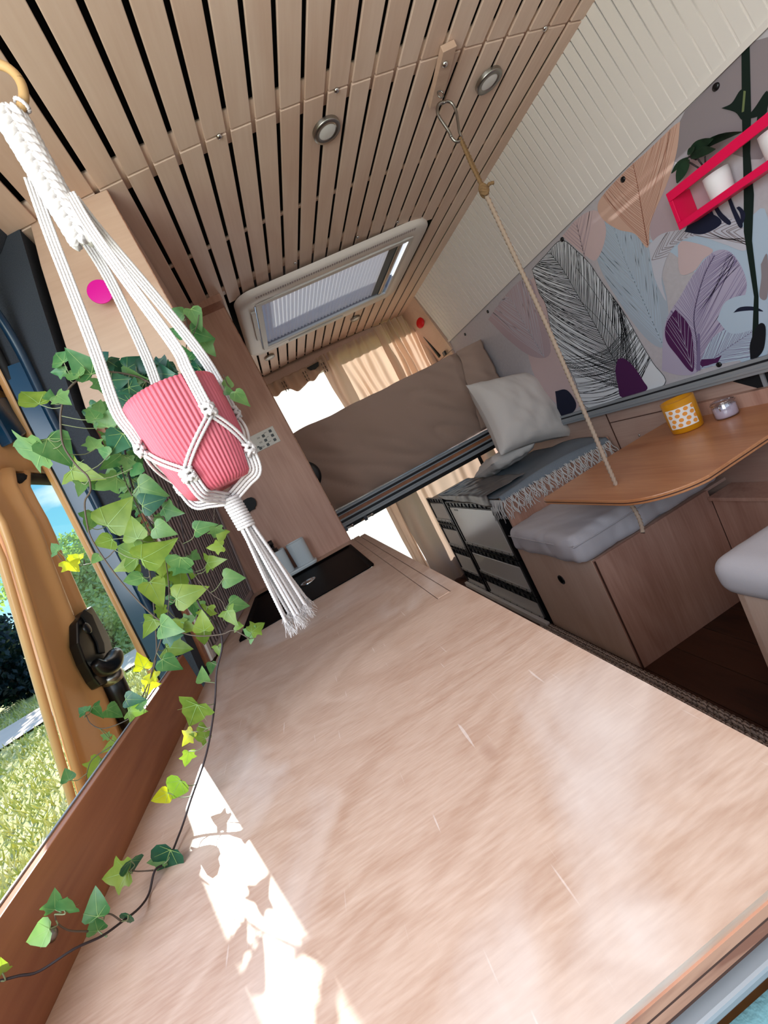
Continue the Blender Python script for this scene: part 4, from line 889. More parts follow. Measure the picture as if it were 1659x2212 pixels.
def barbs(pl, rib_px, colr, lay, n=60, ang=38, wid=.0011, curve=.5, parent=None, jit=.25, ribw=.003, sides=(1, -1), seed=1, stepw=.004, mx_=.6):
    rb = yz(rib_px); rb = [(v.x, v.y) for v in spline([Vector((a_, b_, 0)) for a_, b_ in rb], 10)]
    random.seed(seed); L_ = [0]
    for a_, b_ in zip(rb[:-1], rb[1:]): L_.append(L_[-1]+math.hypot(b_[0]-a_[0], b_[1]-a_[1]))
    mb = MB(); LAY[0] += 1; XS = WX-.0012*lay/8-.00004*LAY[0]
    def strip(pts, w0, w1):
        vs = []
        for i, (a_, b_) in enumerate(pts):
            t = i/(len(pts)-1); q_ = pts[min(i+1, len(pts)-1)]; p_ = pts[max(i-1, 0)]; dx_, dz_ = q_[0]-p_[0], q_[1]-p_[1]; l_ = math.hypot(dx_, dz_) or 1; w_ = lerp(w0, w1, t)/2
            vs += [(XS, a_-dz_/l_*w_, b_+dx_/l_*w_), (XS, a_+dz_/l_*w_, b_-dx_/l_*w_)]
        mb.add(vs, [(2*i, 2*i+1, 2*i+3, 2*i+2) for i in range(len(pts)-1)])
    if ribw: strip(rb, ribw, ribw*.5)
    for s_ in sides:
        for k in range(n):
            l0 = L_[-1]*(k+random.uniform(-jit, jit))/n
            j = 0
            while j < len(L_)-2 and L_[j+1] < l0: j += 1
            t = (l0-L_[j])/max(1e-9, L_[j+1]-L_[j]); p_ = (lerp(rb[j][0], rb[j+1][0], t), lerp(rb[j][1], rb[j+1][1], t)); d_ = math.atan2(rb[j+1][1]-rb[j][1], rb[j+1][0]-rb[j][0])
            a_ = d_+s_*math.radians(ang*random.uniform(.97, 1.03)); pts = [p_]
            tot = 0
            while tot < mx_:
                p_ = (p_[0]+stepw*math.cos(a_), p_[1]+stepw*math.sin(a_)); a_ -= s_*curve*stepw*4+random.uniform(-.012, .012); tot += stepw
                if not inside(p_, pl): break
                pts.append(p_)
            if len(pts) > 2: strip(pts, wid, wid*.7)
    o_ = finish('printed_veins', mb, colr, parent or wr); return o_
C = {k: pcol(k, v) for k, v in dict(grey='a39aa0', taupe='8f8488', peach='cfa896', peachd='a8705c', lilac='b3a9bf', lilacd='7d6f92', paleblue='a9b3c0', pale='c4c2cc', ice='b4c4d4', plum='4e2150', plumd='2e1236', ink='14161c', white='dcdfe4', navy='1c2036', green='10201a', greenl='6e7a50', pinkw='cdb4b4', rose='b6a0a6').items()}
# soft background fields
motif([(1480, 240), (1659, 80), (1659, 330), (1560, 330), (1500, 360), (1440, 330)], C['taupe'], 1, 'printed_patch')
motif([(1285, 470), (1340, 440), (1400, 520), (1440, 640), (1440, 745), (1395, 730), (1330, 640), (1290, 560)], C['paleblue'], 1, 'printed_patch')
pl, o = motif([(1292, 480), (1340, 448), (1398, 525), (1436, 640), (1436, 740), (1395, 725), (1332, 638), (1294, 560)], C['paleblue'], 1, 'printed_patch')
barbs(pl, [(1430, 740), (1390, 650), (1350, 560), (1320, 470)], C['ice'], 2, 34, 24, .0022, .1, None, .3, .003, seed=17)
motif([(1400, 520), (1480, 490), (1600, 480), (1659, 470), (1659, 760), (1600, 780), (1560, 660), (1470, 560)], C['ice'], 1, 'printed_patch')
motif([(1440, 380), (1500, 340), (1560, 430), (1480, 500), (1410, 520), (1410, 430)], C['rose'], 1, 'printed_patch')
motif([(1120, 640), (1160, 600), (1190, 700), (1230, 800), (1250, 880), (1200, 870), (1150, 800)], C['pinkw'], 1, 'printed_patch')
# big black and white feather
pl, o = motif([(1150, 582), (1178, 552), (1213, 519), (1250, 545), (1275, 570), (1300, 608), (1345, 670), (1382, 735), (1410, 782), (1436, 832), (1340, 862), (1268, 880), (1240, 815), (1200, 745), (1180, 660), (1165, 632)], C['white'], 2)
barbs(pl, [(1382, 856), (1352, 815), (1325, 772), (1308, 742), (1285, 700), (1250, 640), (1215, 580), (1186, 542)], C['ink'], 3, 125, 46, .0023, .24, None, .3, .0035, seed=4)
barbs(pl, [(1392, 868), (1372, 842), (1345, 806), (1312, 750)], C['ink'], 3, 46, 82, .0023, .3, None, .3, 0, (-1, 1), seed=9)
ob = MB()
pl2_ = pl+[pl[0]]
for (a_, b_), (c_, e_) in zip(pl2_[:-1], pl2_[1:]):
    dx_, dz_ = c_-a_, e_-b_; l_ = math.hypot(dx_, dz_) or 1; w_ = .0012
    ob.add([(WX-.0012, a_-dz_/l_*w_, b_+dx_/l_*w_), (WX-.0012, a_+dz_/l_*w_, b_-dx_/l_*w_), (WX-.0012, c_+dz_/l_*w_, e_-dx_/l_*w_), (WX-.0012, c_-dz_/l_*w_, e_+dx_/l_*w_)], [(0, 1, 2, 3)])
finish('printed_outline', ob, C['ink'], wr)
pl, o = motif([(1335, 775), (1330, 800), (1336, 835), (1345, 858), (1398, 846), (1390, 822), (1368, 790), (1348, 774)], C['plum'], 5)
# peach leaf
pl, o = motif([(1470, 262), (1452, 275), (1400, 325), (1345, 375), (1294, 435), (1300, 470), (1335, 495), (1372, 505), (1400, 535), (1406, 480), (1440, 400), (1462, 330)], C['peach'], 3)
barbs(pl, [(1400, 530), (1388, 460), (1378, 400), (1368, 352)], C['peachd'], 4, 30, 44, .0014, .35, None, .2, .004, seed=2)
# faint left leaves
pl, o = motif([(1055, 690), (1090, 640), (1140, 600), (1165, 660), (1190, 760), (1150, 770), (1100, 735)], C['rose'], 2)
barbs(pl, [(1175, 770), (1140, 710), (1105, 650), (1090, 640)], C['pale'], 3, 22, 34, .003, .1, None, .3, .004, seed=3)
pl, o = motif([(1215, 510), (1250, 470), (1290, 455), (1310, 500), (1290, 560), (1262, 550)], C['pinkw'], 1)
barbs(pl, [(1265, 560), (1255, 520), (1245, 478)], C['rose'], 3, 8, 40, .004, .3, None, .3, .006, seed=8)
# lilac striped leaves
pl, o = motif([(1430, 800), (1437, 700), (1470, 640), (1500, 590), (1540, 545), (1580, 545), (1612, 600), (1605, 650), (1560, 720), (1510, 800), (1470, 810)], C['lilac'], 2)
barbs(pl, [(1508, 800), (1506, 740), (1500, 680), (1520, 600), (1545, 550)], C['lilacd'], 3, 52, 38, .0016, .1, None, .2, .006, seed=6)
pl, o = motif([(1505, 800), (1540, 730), (1600, 700), (1640, 715), (1625, 768), (1560, 785)], C['ice'], 3)
barbs(pl, [(1505, 803), (1560, 760), (1632, 712)], C['lilacd'], 4, 26, 30, .0015, .1, None, .2, .002, seed=7)
pl, o = motif([(1460, 668), (1488, 700), (1498, 740), (1500, 795), (1490, 800), (1465, 770), (1440, 735), (1440, 700)], C['plum'], 5)
barbs(pl, [(1496, 795), (1480, 740), (1460, 685)], C['lilac'], 6, 6, 18, .0016, .0, None, .3, .0015, seed=12)
motif([(1512, 786), (1516, 776), (1545, 774), (1560, 767), (1552, 782), (1518, 792)], C['plum'], 5, sm=False)
motif([(1505, 800), (1508, 720), (1513, 720), (1514, 800)], C['lilacd'], 5, 'printed_stem', False)
motif([(1465, 530), (1480, 520), (1540, 538), (1520, 560), (1500, 585), (1470, 590)], C['pinkw'], 3, 'printed_petal')
# pale feathery plume across the middle right
pl, o = motif([(1402, 530), (1430, 505), (1480, 493), (1540, 470), (1600, 480), (1612, 540), (1560, 525), (1500, 510), (1450, 540), (1430, 600), (1440, 650), (1415, 600)], C['pale'], 3, 'printed_petal')
barbs(pl, [(1410, 560), (1450, 525), (1520, 500), (1600, 500)], C['taupe'], 4, 20, 30, .0026, .8, None, .4, 0, seed=13)
pl, o = motif([(1550, 690), (1570, 650), (1620, 636), (1655, 650), (1659, 690), (1630, 710), (1580, 720)], C['ice'], 4, 'printed_petal')
motif([(1585, 675), (1600, 663), (1630, 662), (1650, 672), (1625, 670), (1600, 672)], C['navy'], 5, 'printed_shadow')  # dark blotch belonging to the mural print
# bamboo stem, leaves, navy marks
motif([(1602, 112), (1620, 96), (1624, 240), (1622, 330), (1630, 420), (1626, 520), (1640, 640), (1640, 770), (1624, 772), (1630, 640), (1608, 500), (1608, 420), (1606, 330), (1604, 240)], C['green'], 6, 'printed_stem', False)
motif([(1624, 780), (1622, 740), (1640, 700), (1655, 705), (1652, 750), (1640, 775)], C['ink'], 7, 'printed_shadow')
motif([(1560, 233), (1582, 222), (1600, 195), (1612, 196), (1608, 240), (1604, 258), (1590, 242)], C['green'], 7)
motif([(1608, 195), (1613, 196), (1609, 240), (1604, 242)], C['greenl'], 8, 'printed_leaf', False)
motif([(1610, 258), (1632, 232), (1659, 195), (1659, 235), (1640, 250)], C['green'], 7)
motif([(1635, 270), (1640, 235), (1659, 222), (1659, 240)], C['green'], 7, 'printed_leaf', False)
motif([(1480, 500), (1500, 465), (1540, 462), (1560, 482), (1520, 505)], C['navy'], 5, 'printed_shadow')
for q_ in ([(1541, 445), (1556, 470), (1575, 485), (1580, 478), (1560, 458), (1548, 440)], [(1570, 420), (1582, 455), (1598, 490), (1606, 484), (1590, 450), (1576, 418)], [(1592, 448), (1600, 446), (1612, 462), (1604, 484), (1600, 460)], [(1530, 452), (1540, 470), (1545, 468), (1536, 448)]): motif(q_, C['navy'], 6, 'printed_mark')
motif([(1645, 570), (1659, 550), (1659, 640), (1642, 640), (1646, 600)], C['taupe'], 3, 'printed_patch')
motif([(1200, 845), (1225, 842), (1245, 870), (1240, 895), (1210, 900)], C['navy'], 3, 'printed_shadow')
# wall fixings
for a_, b_ in ((1548, 187), (1347, 387), (1215, 517), (1131, 598), (1054, 673), (1005, 722), (1554, 787)):
    p = at(a_, b_, 0, 1.5); finish('wall_fixing', MB().lathe([(.009, -.002), (.009, .004), (.006, .0055), (.0001, .006)], (1.4995, p.y, p.z), 16, (-1, 0, 0)), M['black'], wr)

# ------------------------------------------------------------------ pink shelf with pots
sh = thing('wall_shelf', 'hot pink open frame shelf fixed to the leaf mural', 'shelf', (1.46, .9, .17))
y1s = 1.148; z0s, z1s = .172, .288; y0s = .45
finish('base_board', B((1.425, y0s, z0s), (1.498, y1s, z0s+.010)), M['pink'], sh, .001)
finish('end_board', B((1.425, y1s-.010, z0s+.0105), (1.498, y1s, z1s-.02)), M['pink'], sh, .001)
finish('front_rail', B((1.420, y0s, z1s-.030), (1.430, y1s, z1s-.004)), M['pink'], sh, .001)
finish('lower_front_lip', B((1.420, y0s, z0s-.002), (1.4245, y1s, z0s+.018)), M['pink'], sh, .001)
finish('end_face', B((1.420, y1s-.012, z0s+.0185), (1.4245, y1s, z1s-.0305)), M['pink'], sh, .001)
def shelfpot(yc, lab, lab2):
    o_ = thing('white_plant_pot', lab, 'pot', (1.463, yc, z0s+.011))
    finish('pot_body', MB().lathe([(.0001, .0005), (.026, .0005), (.029, .006), (.031, .05), (.031, .070), (.028, .070), (.027, .058), (.0001, .056)], (1.463, yc, z0s+.0105), 28), M['pwhite'], o_)
    return o_
shelfpot(1.035, 'small white pot on the pink shelf, near its left end', ''); shelfpot(.885, 'small white pot on the pink shelf, at the right photo edge', '')
plnt = thing('shelf_plant', 'dark green leafy plant growing from the pot on the pink shelf', 'plant', (1.463, 1.035, .228))
def blade(mb, p0, p1, w_, bend=.1, n=8, up_=Vector((0, 0, 1))):
    p0 = Vector(p0); p1 = Vector(p1); t_ = p1-p0; s_ = t_.cross(Vector((1, 0, .2))).normalized(); vs = []
    for i in range(n+1):
        t = i/n; c_ = p0.lerp(p1, t)+up_*(bend*t_.length*math.sin(math.pi*t)); ww = w_*math.sin(math.pi*min(.98, t*.95+.04))**.8
        vs += [c_-s_*ww, c_+Vector((.002, 0, 0)), c_+s_*ww]
    mb.add(vs, [q_ for i in range(n) for q_ in ((3*i, 3*i+1, 3*i+4, 3*i+3), (3*i+1, 3*i+2, 3*i+5, 3*i+4))], True)
base_ = Vector((1.463, 1.035, .24))
for (a_, b_), (c_, e_), w_, xx in (((1488, 345), (1462, 396), .016, 1.44), ((1488, 340), (1450, 375), .008, 1.45), ((1490, 335), (1540, 300), .013, 1.43), ((1490, 338), (1602, 285), .010, 1.44), ((1487, 330), (1518, 300), .006, 1.45), ((1492, 342), (1545, 322), .012, 1.42), ((1485, 335), (1500, 318), .008, 1.42)):
    mb = MB(); blade(mb, at(a_, b_, 0, xx), at(c_, e_, 0, xx), w_, .08); finish('leaf', mb, M['dleaf'], plnt)
for (a_, b_), (c_, e_) in (((1488, 350), (1518, 368)), ((1505, 340), (1521, 362)), ((1523, 338), (1524, 362)), ((1487, 338), (1505, 345))):
    finish('stem', MB().tube([at(a_, b_, 0, 1.44), at(c_, e_, 0, 1.455)], .0022, 6), M['stemr'], plnt)

# ------------------------------------------------------------------ hanging pot
PXY = Vector((-.082, .670, 0))
toc = (-PXY).normalized(); side = Vector((toc.y, -toc.x, 0))*-1     # side: to the right of the picture as seen
if ray(1000, 1106).dot(side) < 0: side = -side
def pot3(ang, r_, z): a_ = math.radians(ang); return PXY+toc*(r_*math.cos(a_))+side*(r_*math.sin(a_))+Vector((0, 0, z))
ZB, ZT = .058, .207
def prad(z): t = max(0, min(1, (z-ZB)/(ZT-ZB))); return .0475+.0165*(1-(1-t)**2.6)
pt = thing('hanging_pot', 'pink vertically ribbed flower pot hanging in white macrame', 'pot', (PXY.x, PXY.y, ZB))
prof_ = [(.0001, ZB), (.042, ZB), (.0455, ZB+.003)]+[(prad(lerp(ZB+.006, ZT, k/14)), lerp(ZB+.006, ZT, k/14)) for k in range(15)]+[(.0625, ZT+.001), (.0605, ZT-.003), (.059, ZT-.02), (.057, ZT-.04)]
finish('pot_body', MB().lathe(prof_, PXY, 496, rib=.0024, ribn=62), M['pot'], pt)
finish('soil', MB().lathe([(.0001, ZT-.022), (.0585, ZT-.024)], PXY, 32), M['soil'], pt)
# macrame
mc = thing('macrame_hanger', 'white cotton macrame plant hanger with wooden ring and long tassel', 'plant hanger', (PXY.x, PXY.y, -.18))
RT3 = Vector(RC[2]); CR = .0021
def strands(mb, pts, n=4, gap=.0038, r_=CR, flat_dir=None):
    pts = [Vector(p) for p in pts]
    for k in range(n):
        o_ = (k-(n-1)/2)*gap; q_ = []
        for i, p in enumerate(pts):
            t = (pts[min(i+1, len(pts)-1)]-pts[max(i-1, 0)]).normalized(); s_ = t.cross((-p).normalized()).normalized(); q_.append(p+s_*o_+Vector((0, 0, 0)))
        cord(mb, q_, r_, .0016, 3, .2, 520, 9)
BZ = .462; rad = lambda a_, z: pot3(a_, prad(z)+.007, z)
K1, K2, K3, K4 = 15, -78, -30, 62
az1 = .152
arms = {}
APX = {27: ('front_arm', [(150, 418), (196, 496), (281, 615), (378, 748)]), -75: ('left_arm', [(66, 385), (108, 505), (146, 603), (205, 756)]), 195: ('back_arm', [(120, 410), (160, 480), (234, 598), (318, 775)]), 108: ('right_arm', [(160, 430), (215, 500), (328, 633), (424, 752)])}
for ang, (name_, pxs) in APX.items():
    kp_ = rad(ang, az1 if ang != -75 else .150); rim = rad(ang, ZT); rim += (rim-PXY-Vector((0, 0, rim.z))).normalized()*.002; dr_ = rim.dot(RT3); d0_ = (PXY+Vector((0, 0, .47))).dot(RT3)+(.004 if ang in (27, -75) else .012)*(-1 if ang in (27,) else 1)
    n_ = len(pxs); pts = [dep(a_, b_, lerp(d0_, dr_, i/n_)) for i, (a_, b_) in enumerate(pxs)]
    mb = MB(); strands(mb, spline(pts+[rim+Vector((0, 0, .003)), rad(ang, lerp(ZT, az1, .6)), kp_], 6)); finish(name_, mb, M['cotton'], mc); arms[ang] = kp_
def knot(p, s_=.011, name='square_knot', seed=0):
    mb = MB(); random.seed(seed)
    n_ = (p-PXY); n_.z = 0; n_ = n_.normalized() if n_.length > .01 else toc; tt = Vector((0, 0, 1)).cross(n_)
    for k in range(4):
        c_ = p+n_*.002+Vector((0, 0, (k-1.5)*.0042)); q_ = [c_+tt*(s_*.75*math.cos(t))+n_*(s_*.45*math.sin(t))+Vector((0, 0, .0035*math.sin(t*1+k*math.pi))) for t in [j*2*math.pi/20 for j in range(21)]]
        cord(mb, q_, CR*1.15, .0016, 3, .2, 520, 9)
    for sg in (1, -1): cord(mb, [p+tt*sg*.004+n_*.006+Vector((0, 0, .009)), p+tt*sg*-.003+n_*.009, p+tt*sg*.005+n_*.006-Vector((0, 0, .009))], CR*1.1, .0016, 3, .2, 520, 9)
    finish(name, mb, M['cotton'], mc)
for i, (ang, kp_) in enumerate(arms.items()): knot(kp_, seed=i)
low = {}
lowz = .088
for ang in (-30, 64, 152, -122):
    low[ang] = rad(ang, lowz)
def along(a0, z0, a1, z1, n=8): return [rad(lerp(a0, a1, k/n), lerp(z0, z1, k/n)) for k in range(n+1)]
mb = MB()
for a0, a1 in ((27, -30), (27, 64), (-75, -30), (-75, -122), (108, 64), (108, 152), (195, 152), (195, 238)):
    z0_ = az1-.006 if a0 != -75 else .144; pts = along(a0, z0_, a1, lowz+.006); strands(mb, pts, 2, .0055)
finish('net', mb, M['cotton'], mc)
for i, (ang, p) in enumerate(low.items()): knot(p, .012, seed=10+i)
KZ = .046
mb = MB()
for ang in low:
    p = low[ang]; strands(mb, spline([p, rad(ang, ZB+.004)+Vector((0, 0, -.004)), pot3(ang, .035, ZB-.008), pot3(ang, .006, KZ-.006)], 6), 4, .0048)
finish('base_cords', mb, M['cotton'], mc)
mb = MB()
for k in range(11):
    z = KZ-.004-.0046*k; cord(mb, [PXY+Vector((.0115*math.cos(t), .0115*math.sin(t), z-.0046*t/(2*math.pi))) for t in [j*2*math.pi/24 for j in range(25)]], CR*1.1, .0016, 3, .2, 520, 9)
finish('wrapped_knot', mb, M['cotton'], mc)
mb = MB(); random.seed(11); fz = MB(); PT_ = KZ-.05
for k in range(16):
    a_ = k*2*math.pi*2.4/16; r0 = .004+.005*(k % 2); r1 = .010+.018*(k % 3)/2
    e_ = PXY+Vector((r1*math.cos(a_), r1*math.sin(a_), -.15-.015*random.random())); s_ = PXY+Vector((r0*math.cos(a_), r0*math.sin(a_), PT_))
    mid = PXY+Vector((lerp(r0, r1, .45)*math.cos(a_)*1.15, lerp(r0, r1, .45)*math.sin(a_)*1.15, lerp(PT_, e_.z, .5))); cord(mb, spline([s_, mid, e_], 8), CR*1.1, .0016, 3, .2, 520, 9)
    for j in range(34):
        d_ = Vector((random.gauss(0, .0045), random.gauss(0, .0045), -random.uniform(.012, .026))); q0 = e_+Vector((random.uniform(-.002, .002), random.uniform(-.002, .002), .003)); fz.tube([q0, q0+d_*.5+Vector((random.gauss(0, .001), 0, 0)), q0+d_], .00035, 3, False)
finish('tassel', mb, M['cotton'], mc); o = finish('frayed_ends', fz, M['cotton'], mc); o['kind'] = 'stuff'
# braided neck from ring to arms
mb = MB()
for k in range(6):
    ph = k*math.pi/3; q_ = []
    for i in range(90):
        t = i/89; z = lerp(.612, BZ-.03, t); wd = .0150*(1-.25*t); an = ph+t*15; q_.append(PXY+side*(wd*math.sin(an))+toc*(.0052*math.sin(2*an+.6))+Vector((0, 0, z)))
    cord(mb, q_, .0058, .0016, 6, .16, 150, 18)
finish('braided_neck', mb, M['cotton'], mc)
RCn = PXY+Vector((0, 0, .636)); mb = MB()
ring_s = (side*.9+toc*.25).normalized()
mb.tube([RCn+ring_s*(.033*math.cos(t))+Vector((0, 0, .033*math.sin(t))) for t in [k*2*math.pi/40 for k in range(41)]], .0058, 14, False); finish('wooden_ring', mb, M['woodring'], mc)
mb = MB()
for k in range(6): 
    t_ = -math.pi*.8+k*.32; c_ = RCn+ring_s*(.033*math.cos(t_))+Vector((0, 0, .033*math.sin(t_))); rd = (c_-RCn).normalized(); q_ = [c_+rd*(.0085*math.cos(a_))+toc*(.0085*math.sin(a_)) for a_ in [j*2*math.pi/16 for j in range(17)]]; cord(mb, q_, CR*1.1, .0016, 3, .2, 520, 9)
finish('ring_wrapping', mb, M['cotton'], mc)
finish('ceiling_cord', cord(MB(), [RCn+Vector((0, 0, .033)), RCn+Vector((0, 0, .12)), (PXY.x, PXY.y, ceilz(PXY.x)+.01)], .003, .003), M['cotton'], mc)

# ------------------------------------------------------------------ ivy
ivy = thing('ivy_plant', 'trailing green ivy growing over the pink pot and across the worktop', 'plant', (PXY.x, PXY.y, ZT-.02))
IO = W0[ivy.name]
vines = [
 ('stem', [(330, 830, .67), (290, 812, .66), (230, 803, .64), (185, 812, .62), (150, 838, .61), (133, 880, .60), (131, 925, .60), (138, 965, .60), (165, 1005, .60), (190, 1030, .60), (195, 1060, .60), (183, 1085, .61), (188, 1130, .61), (200, 1168, .61), (245, 1235, .61), (300, 1300, .615), (345, 1340, .62), (392, 1366, .62), (432, 1374, .62), (480, 1370, .62), (505, 1362, .62), (540, 1380, .62)], .0013),
 ('stemr', [(262, 880, .70), (268, 960, .70), (285, 1050, .69), (330, 1140, .67), (370, 1190, .66), (405, 1240, .65), (432, 1310, .64), (470, 1350, .64), (480, 1395, .63), (468, 1450, .62), (464, 1520, .61), (452, 1600, .58), (438, 1655, .56), (415, 1720, .545), (398, 1772, .53), (386, 1805, .515), (362, 1860, .485), (335, 1880, .47), (322, 1930, .455), (300, 1962, .432), (262, 1992, .415), (220, 2022, .395), (160, 2050, .377), (85, 2098, .362), (40, 2108, .355), (-12, 2122, .348)], .0014),
 ('stem', [(250, 900, .69), (262, 1010, .68), (290, 1080, .66), (330, 1130, .66), (372, 1160, .66), (395, 1175, .65), (406, 1215, .65), (430, 1255, .64), (460, 1285, .64), (480, 1300, .64), (488, 1325, .64)], .0008),
 ('stemr', [(385, 1080, .68), (392, 1130, .68), (400, 1180, .67), (407, 1215, .66), (426, 1240, .66)], .0008),
 ('stem', [(465, 1085, .70), (462, 1120, .70), (460, 1145, .70)], .0006),
 ('stem', [(290, 1080, .68), (322, 1150, .66), (352, 1190, .65), (362, 1240, .64), (365, 1290, .63), (362, 1330, .63)], .0008),
 ('stem', [(300, 1150, .66), (318, 1210, .65), (330, 1290, .64), (336, 1360, .63), (338, 1400, .63), (335, 1430, .62), (325, 1465, .62), (310, 1500, .62), (300, 1530, .63), (280, 1552, .66), (240, 1570, .68), (215, 1573, .69), (195, 1562, .70), (186, 1545, .70)], .0009),
 ('stem', [(362, 1340, .63), (345, 1390, .62), (330, 1440, .62), (318, 1500, .61), (300, 1545, .61)], .0009),
 ('stem', [(400, 775, .67), (403, 745, .66), (408, 720, .65), (402, 690, .65), (400, 665, .65)], .0008),
 ('stem', [(412, 735, .65), (425, 705, .65), (430, 680, .65)], .0006),
 ('stem', [(483, 810, .64), (494, 835, .63), (508, 850, .63), (515, 860, .63)], .0007),
 ('stem', [(248, 1188, .61), (231, 1205, .62), (207, 1214, .63), (169, 1222, .64), (142, 1217, .65), (120, 1193, .66)], .0006),
 ('stem', [(392, 1366, .62), (370, 1345, .62), (355, 1330, .62)], .0006),
 ('stem', [(355, 1060, .68), (362, 1150, .67), (366, 1250, .66), (364, 1320, .65)], .0006),
 ('stem', [(332, 1880, .465), (300, 1882, .46), (282, 1880, .455)], .0007),
 ('stem', [(262, 1990, .413), (240, 1975, .41), (222, 1975, .405)], .0007),
 ('stem', [(190, 2012, .39), (150, 2010, .378), (125, 1995, .37), (118, 1975, .365)], .0007),
 ('stem', [(240, 1612, .62), (200, 1640, .62), (188, 1670, .62), (185, 1695, .63)], .0006),
]
P3 = []
for mt, ps, r_ in vines:
    p3 = spline([dep(a_, b_, c_) for a_, b_, c_ in ps], 5); P3 += p3
    N_ = len(p3); finish('stem', MB().tube(p3, [r_*(1.2-.5*i/N_) for i in range(N_)], 7), M[mt], ivy)
# leaf prototypes (unit length along +x, flat in xy, slight fold)
VEIN = plain('leaf_vein', '86a45e', .5)
def leafmesh(kind, mat):
    half = {0: [(0, 0), (-.10, .16), (-.13, .34), (-.02, .44), (.12, .36), (.22, .40), (.34, .60), (.42, .50), (.50, .30), (.68, .22), (.84, .12), (1, 0)],
            1: [(0, 0), (-.08, .18), (-.02, .40), (.12, .48), (.30, .42), (.52, .30), (.76, .16), (1, 0)],
            2: [(0, 0), (-.14, .20), (-.06, .52), (.06, .46), (.16, .34), (.40, .30), (.62, .18), (1, 0)]}[kind]
    n = len(half); vs = []; fs = []
    for sgn in (1, -1):
        o_ = len(vs)
        for (a_, b_) in half: vs.append((a_, sgn*b_, .18*b_-.22*a_*a_+.03*math.sin(a_*9+sgn)))
        for (a_, b_) in half: vs.append((max(0, a_)*.999, 0, -.22*a_*a_-.0 if a_ > 0 else 0))
        for i in range(n-1):
            q_ = (o_+i, o_+i+1, o_+n+i+1, o_+n+i); fs.append(q_ if sgn < 0 else q_[::-1])
    nb = len(fs); zf = lambda a_, b_: .18*abs(b_)-.22*a_*a_+.012+.02*abs(b_)
    for (ax, ay, bx_, by_) in ((0, 0, .93, 0), (.02, .01, .34, .42), (.02, -.01, .34, -.42), (.02, .01, -.04, .30), (.02, -.01, -.04, -.30)):
        dx_, dy_ = bx_-ax, by_-ay; l_ = math.hypot(dx_, dy_); o_ = len(vs); nseg = 4
        for i in range(nseg+1):
            t = i/nseg; w_ = .009*(1-.7*t); cx_, cy_ = ax+dx_*t, ay+dy_*t
            for sg in (1, -1): px_, py_ = cx_-dy_/l_*w_*sg, cy_+dx_/l_*w_*sg; vs.append((px_, py_, zf(px_, py_)))
        for i in range(nseg): fs.append((o_+2*i, o_+2*i+1, o_+2*i+3, o_+2*i+2))
    me = bpy.data.meshes.new('leaf'); me.from_pydata(vs, [], fs); me.materials.append(mat); me.materials.append(VEIN)
    for i_ in range(nb, len(fs)): me.polygons[i_].material_index = 1
    bm = bmesh.new(); bm.from_mesh(me); bmesh.ops.remove_doubles(bm, verts=bm.verts, dist=1e-4); bmesh.ops.dissolve_degenerate(bm, edges=bm.edges, dist=1e-5); bm.to_mesh(me); bm.free()
    me.polygons.foreach_set('use_smooth', [True]*len(me.polygons)); return me
LM = {}
for kd in range(3):
    for mk in ('leafd', 'leafm', 'leafl', 'leafy'): LM[kd, mk] = leafmesh(kd, M[mk])
RT = [Vector(v) for v in RC]
def addleaf(px, py, ln, ang, tone, d_=None, kd=None, tilt=None):
    if d_ is None: d_ = .64+random.uniform(-.03, .03)
    c_ = dep(px, py, d_); a_ = math.radians(ang)
    L_ = ln/F*d_*1.12
    ex = (RT[0]*math.cos(a_)+RT[1]*math.sin(a_)).normalized(); vz = -(c_.normalized())
    t1 = random.uniform(-.55, .55) if tilt is None else tilt; t2 = random.uniform(-.5, .5)
    ex = (ex*math.cos(t1)+vz*math.sin(t1)).normalized(); ez = (vz-ex*vz.dot(ex)).normalized(); ey = ez.cross(ex)
    ez2 = (ez*math.cos(t2)+ey*math.sin(t2)).normalized(); ey2 = ez2.cross(ex)
    if random.random() < .15: ez2 = -ez2; ey2 = -ey2
    L_ = L_/max(.75, math.cos(t1))
    base_p = c_-ex*L_*.42
    mk = 'leafd' if tone < .24 else 'leafm' if tone < .56 else 'leafl' if tone < .86 else 'leafy'
    kd_ = kd if kd is not None else random.choice((0, 1, 2, 1))
    o_ = bpy.data.objects.new('leaf', LM[kd_, mk]); COL.objects.link(o_); o_.parent = ivy
    m_ = Matrix((ex*L_, ey2*L_*random.uniform(.85, 1.1), ez2*L_)).transposed().to_4x4(); m_.translation = base_p-IO
    o_.matrix_local = m_
    # petiole to the nearest stem point
    q_ = min(P3, key=lambda p: (p-base_p).length_squared)
    if (q_-base_p).length < .06: PET.append((q_, base_p))
PET = []
random.seed(21)
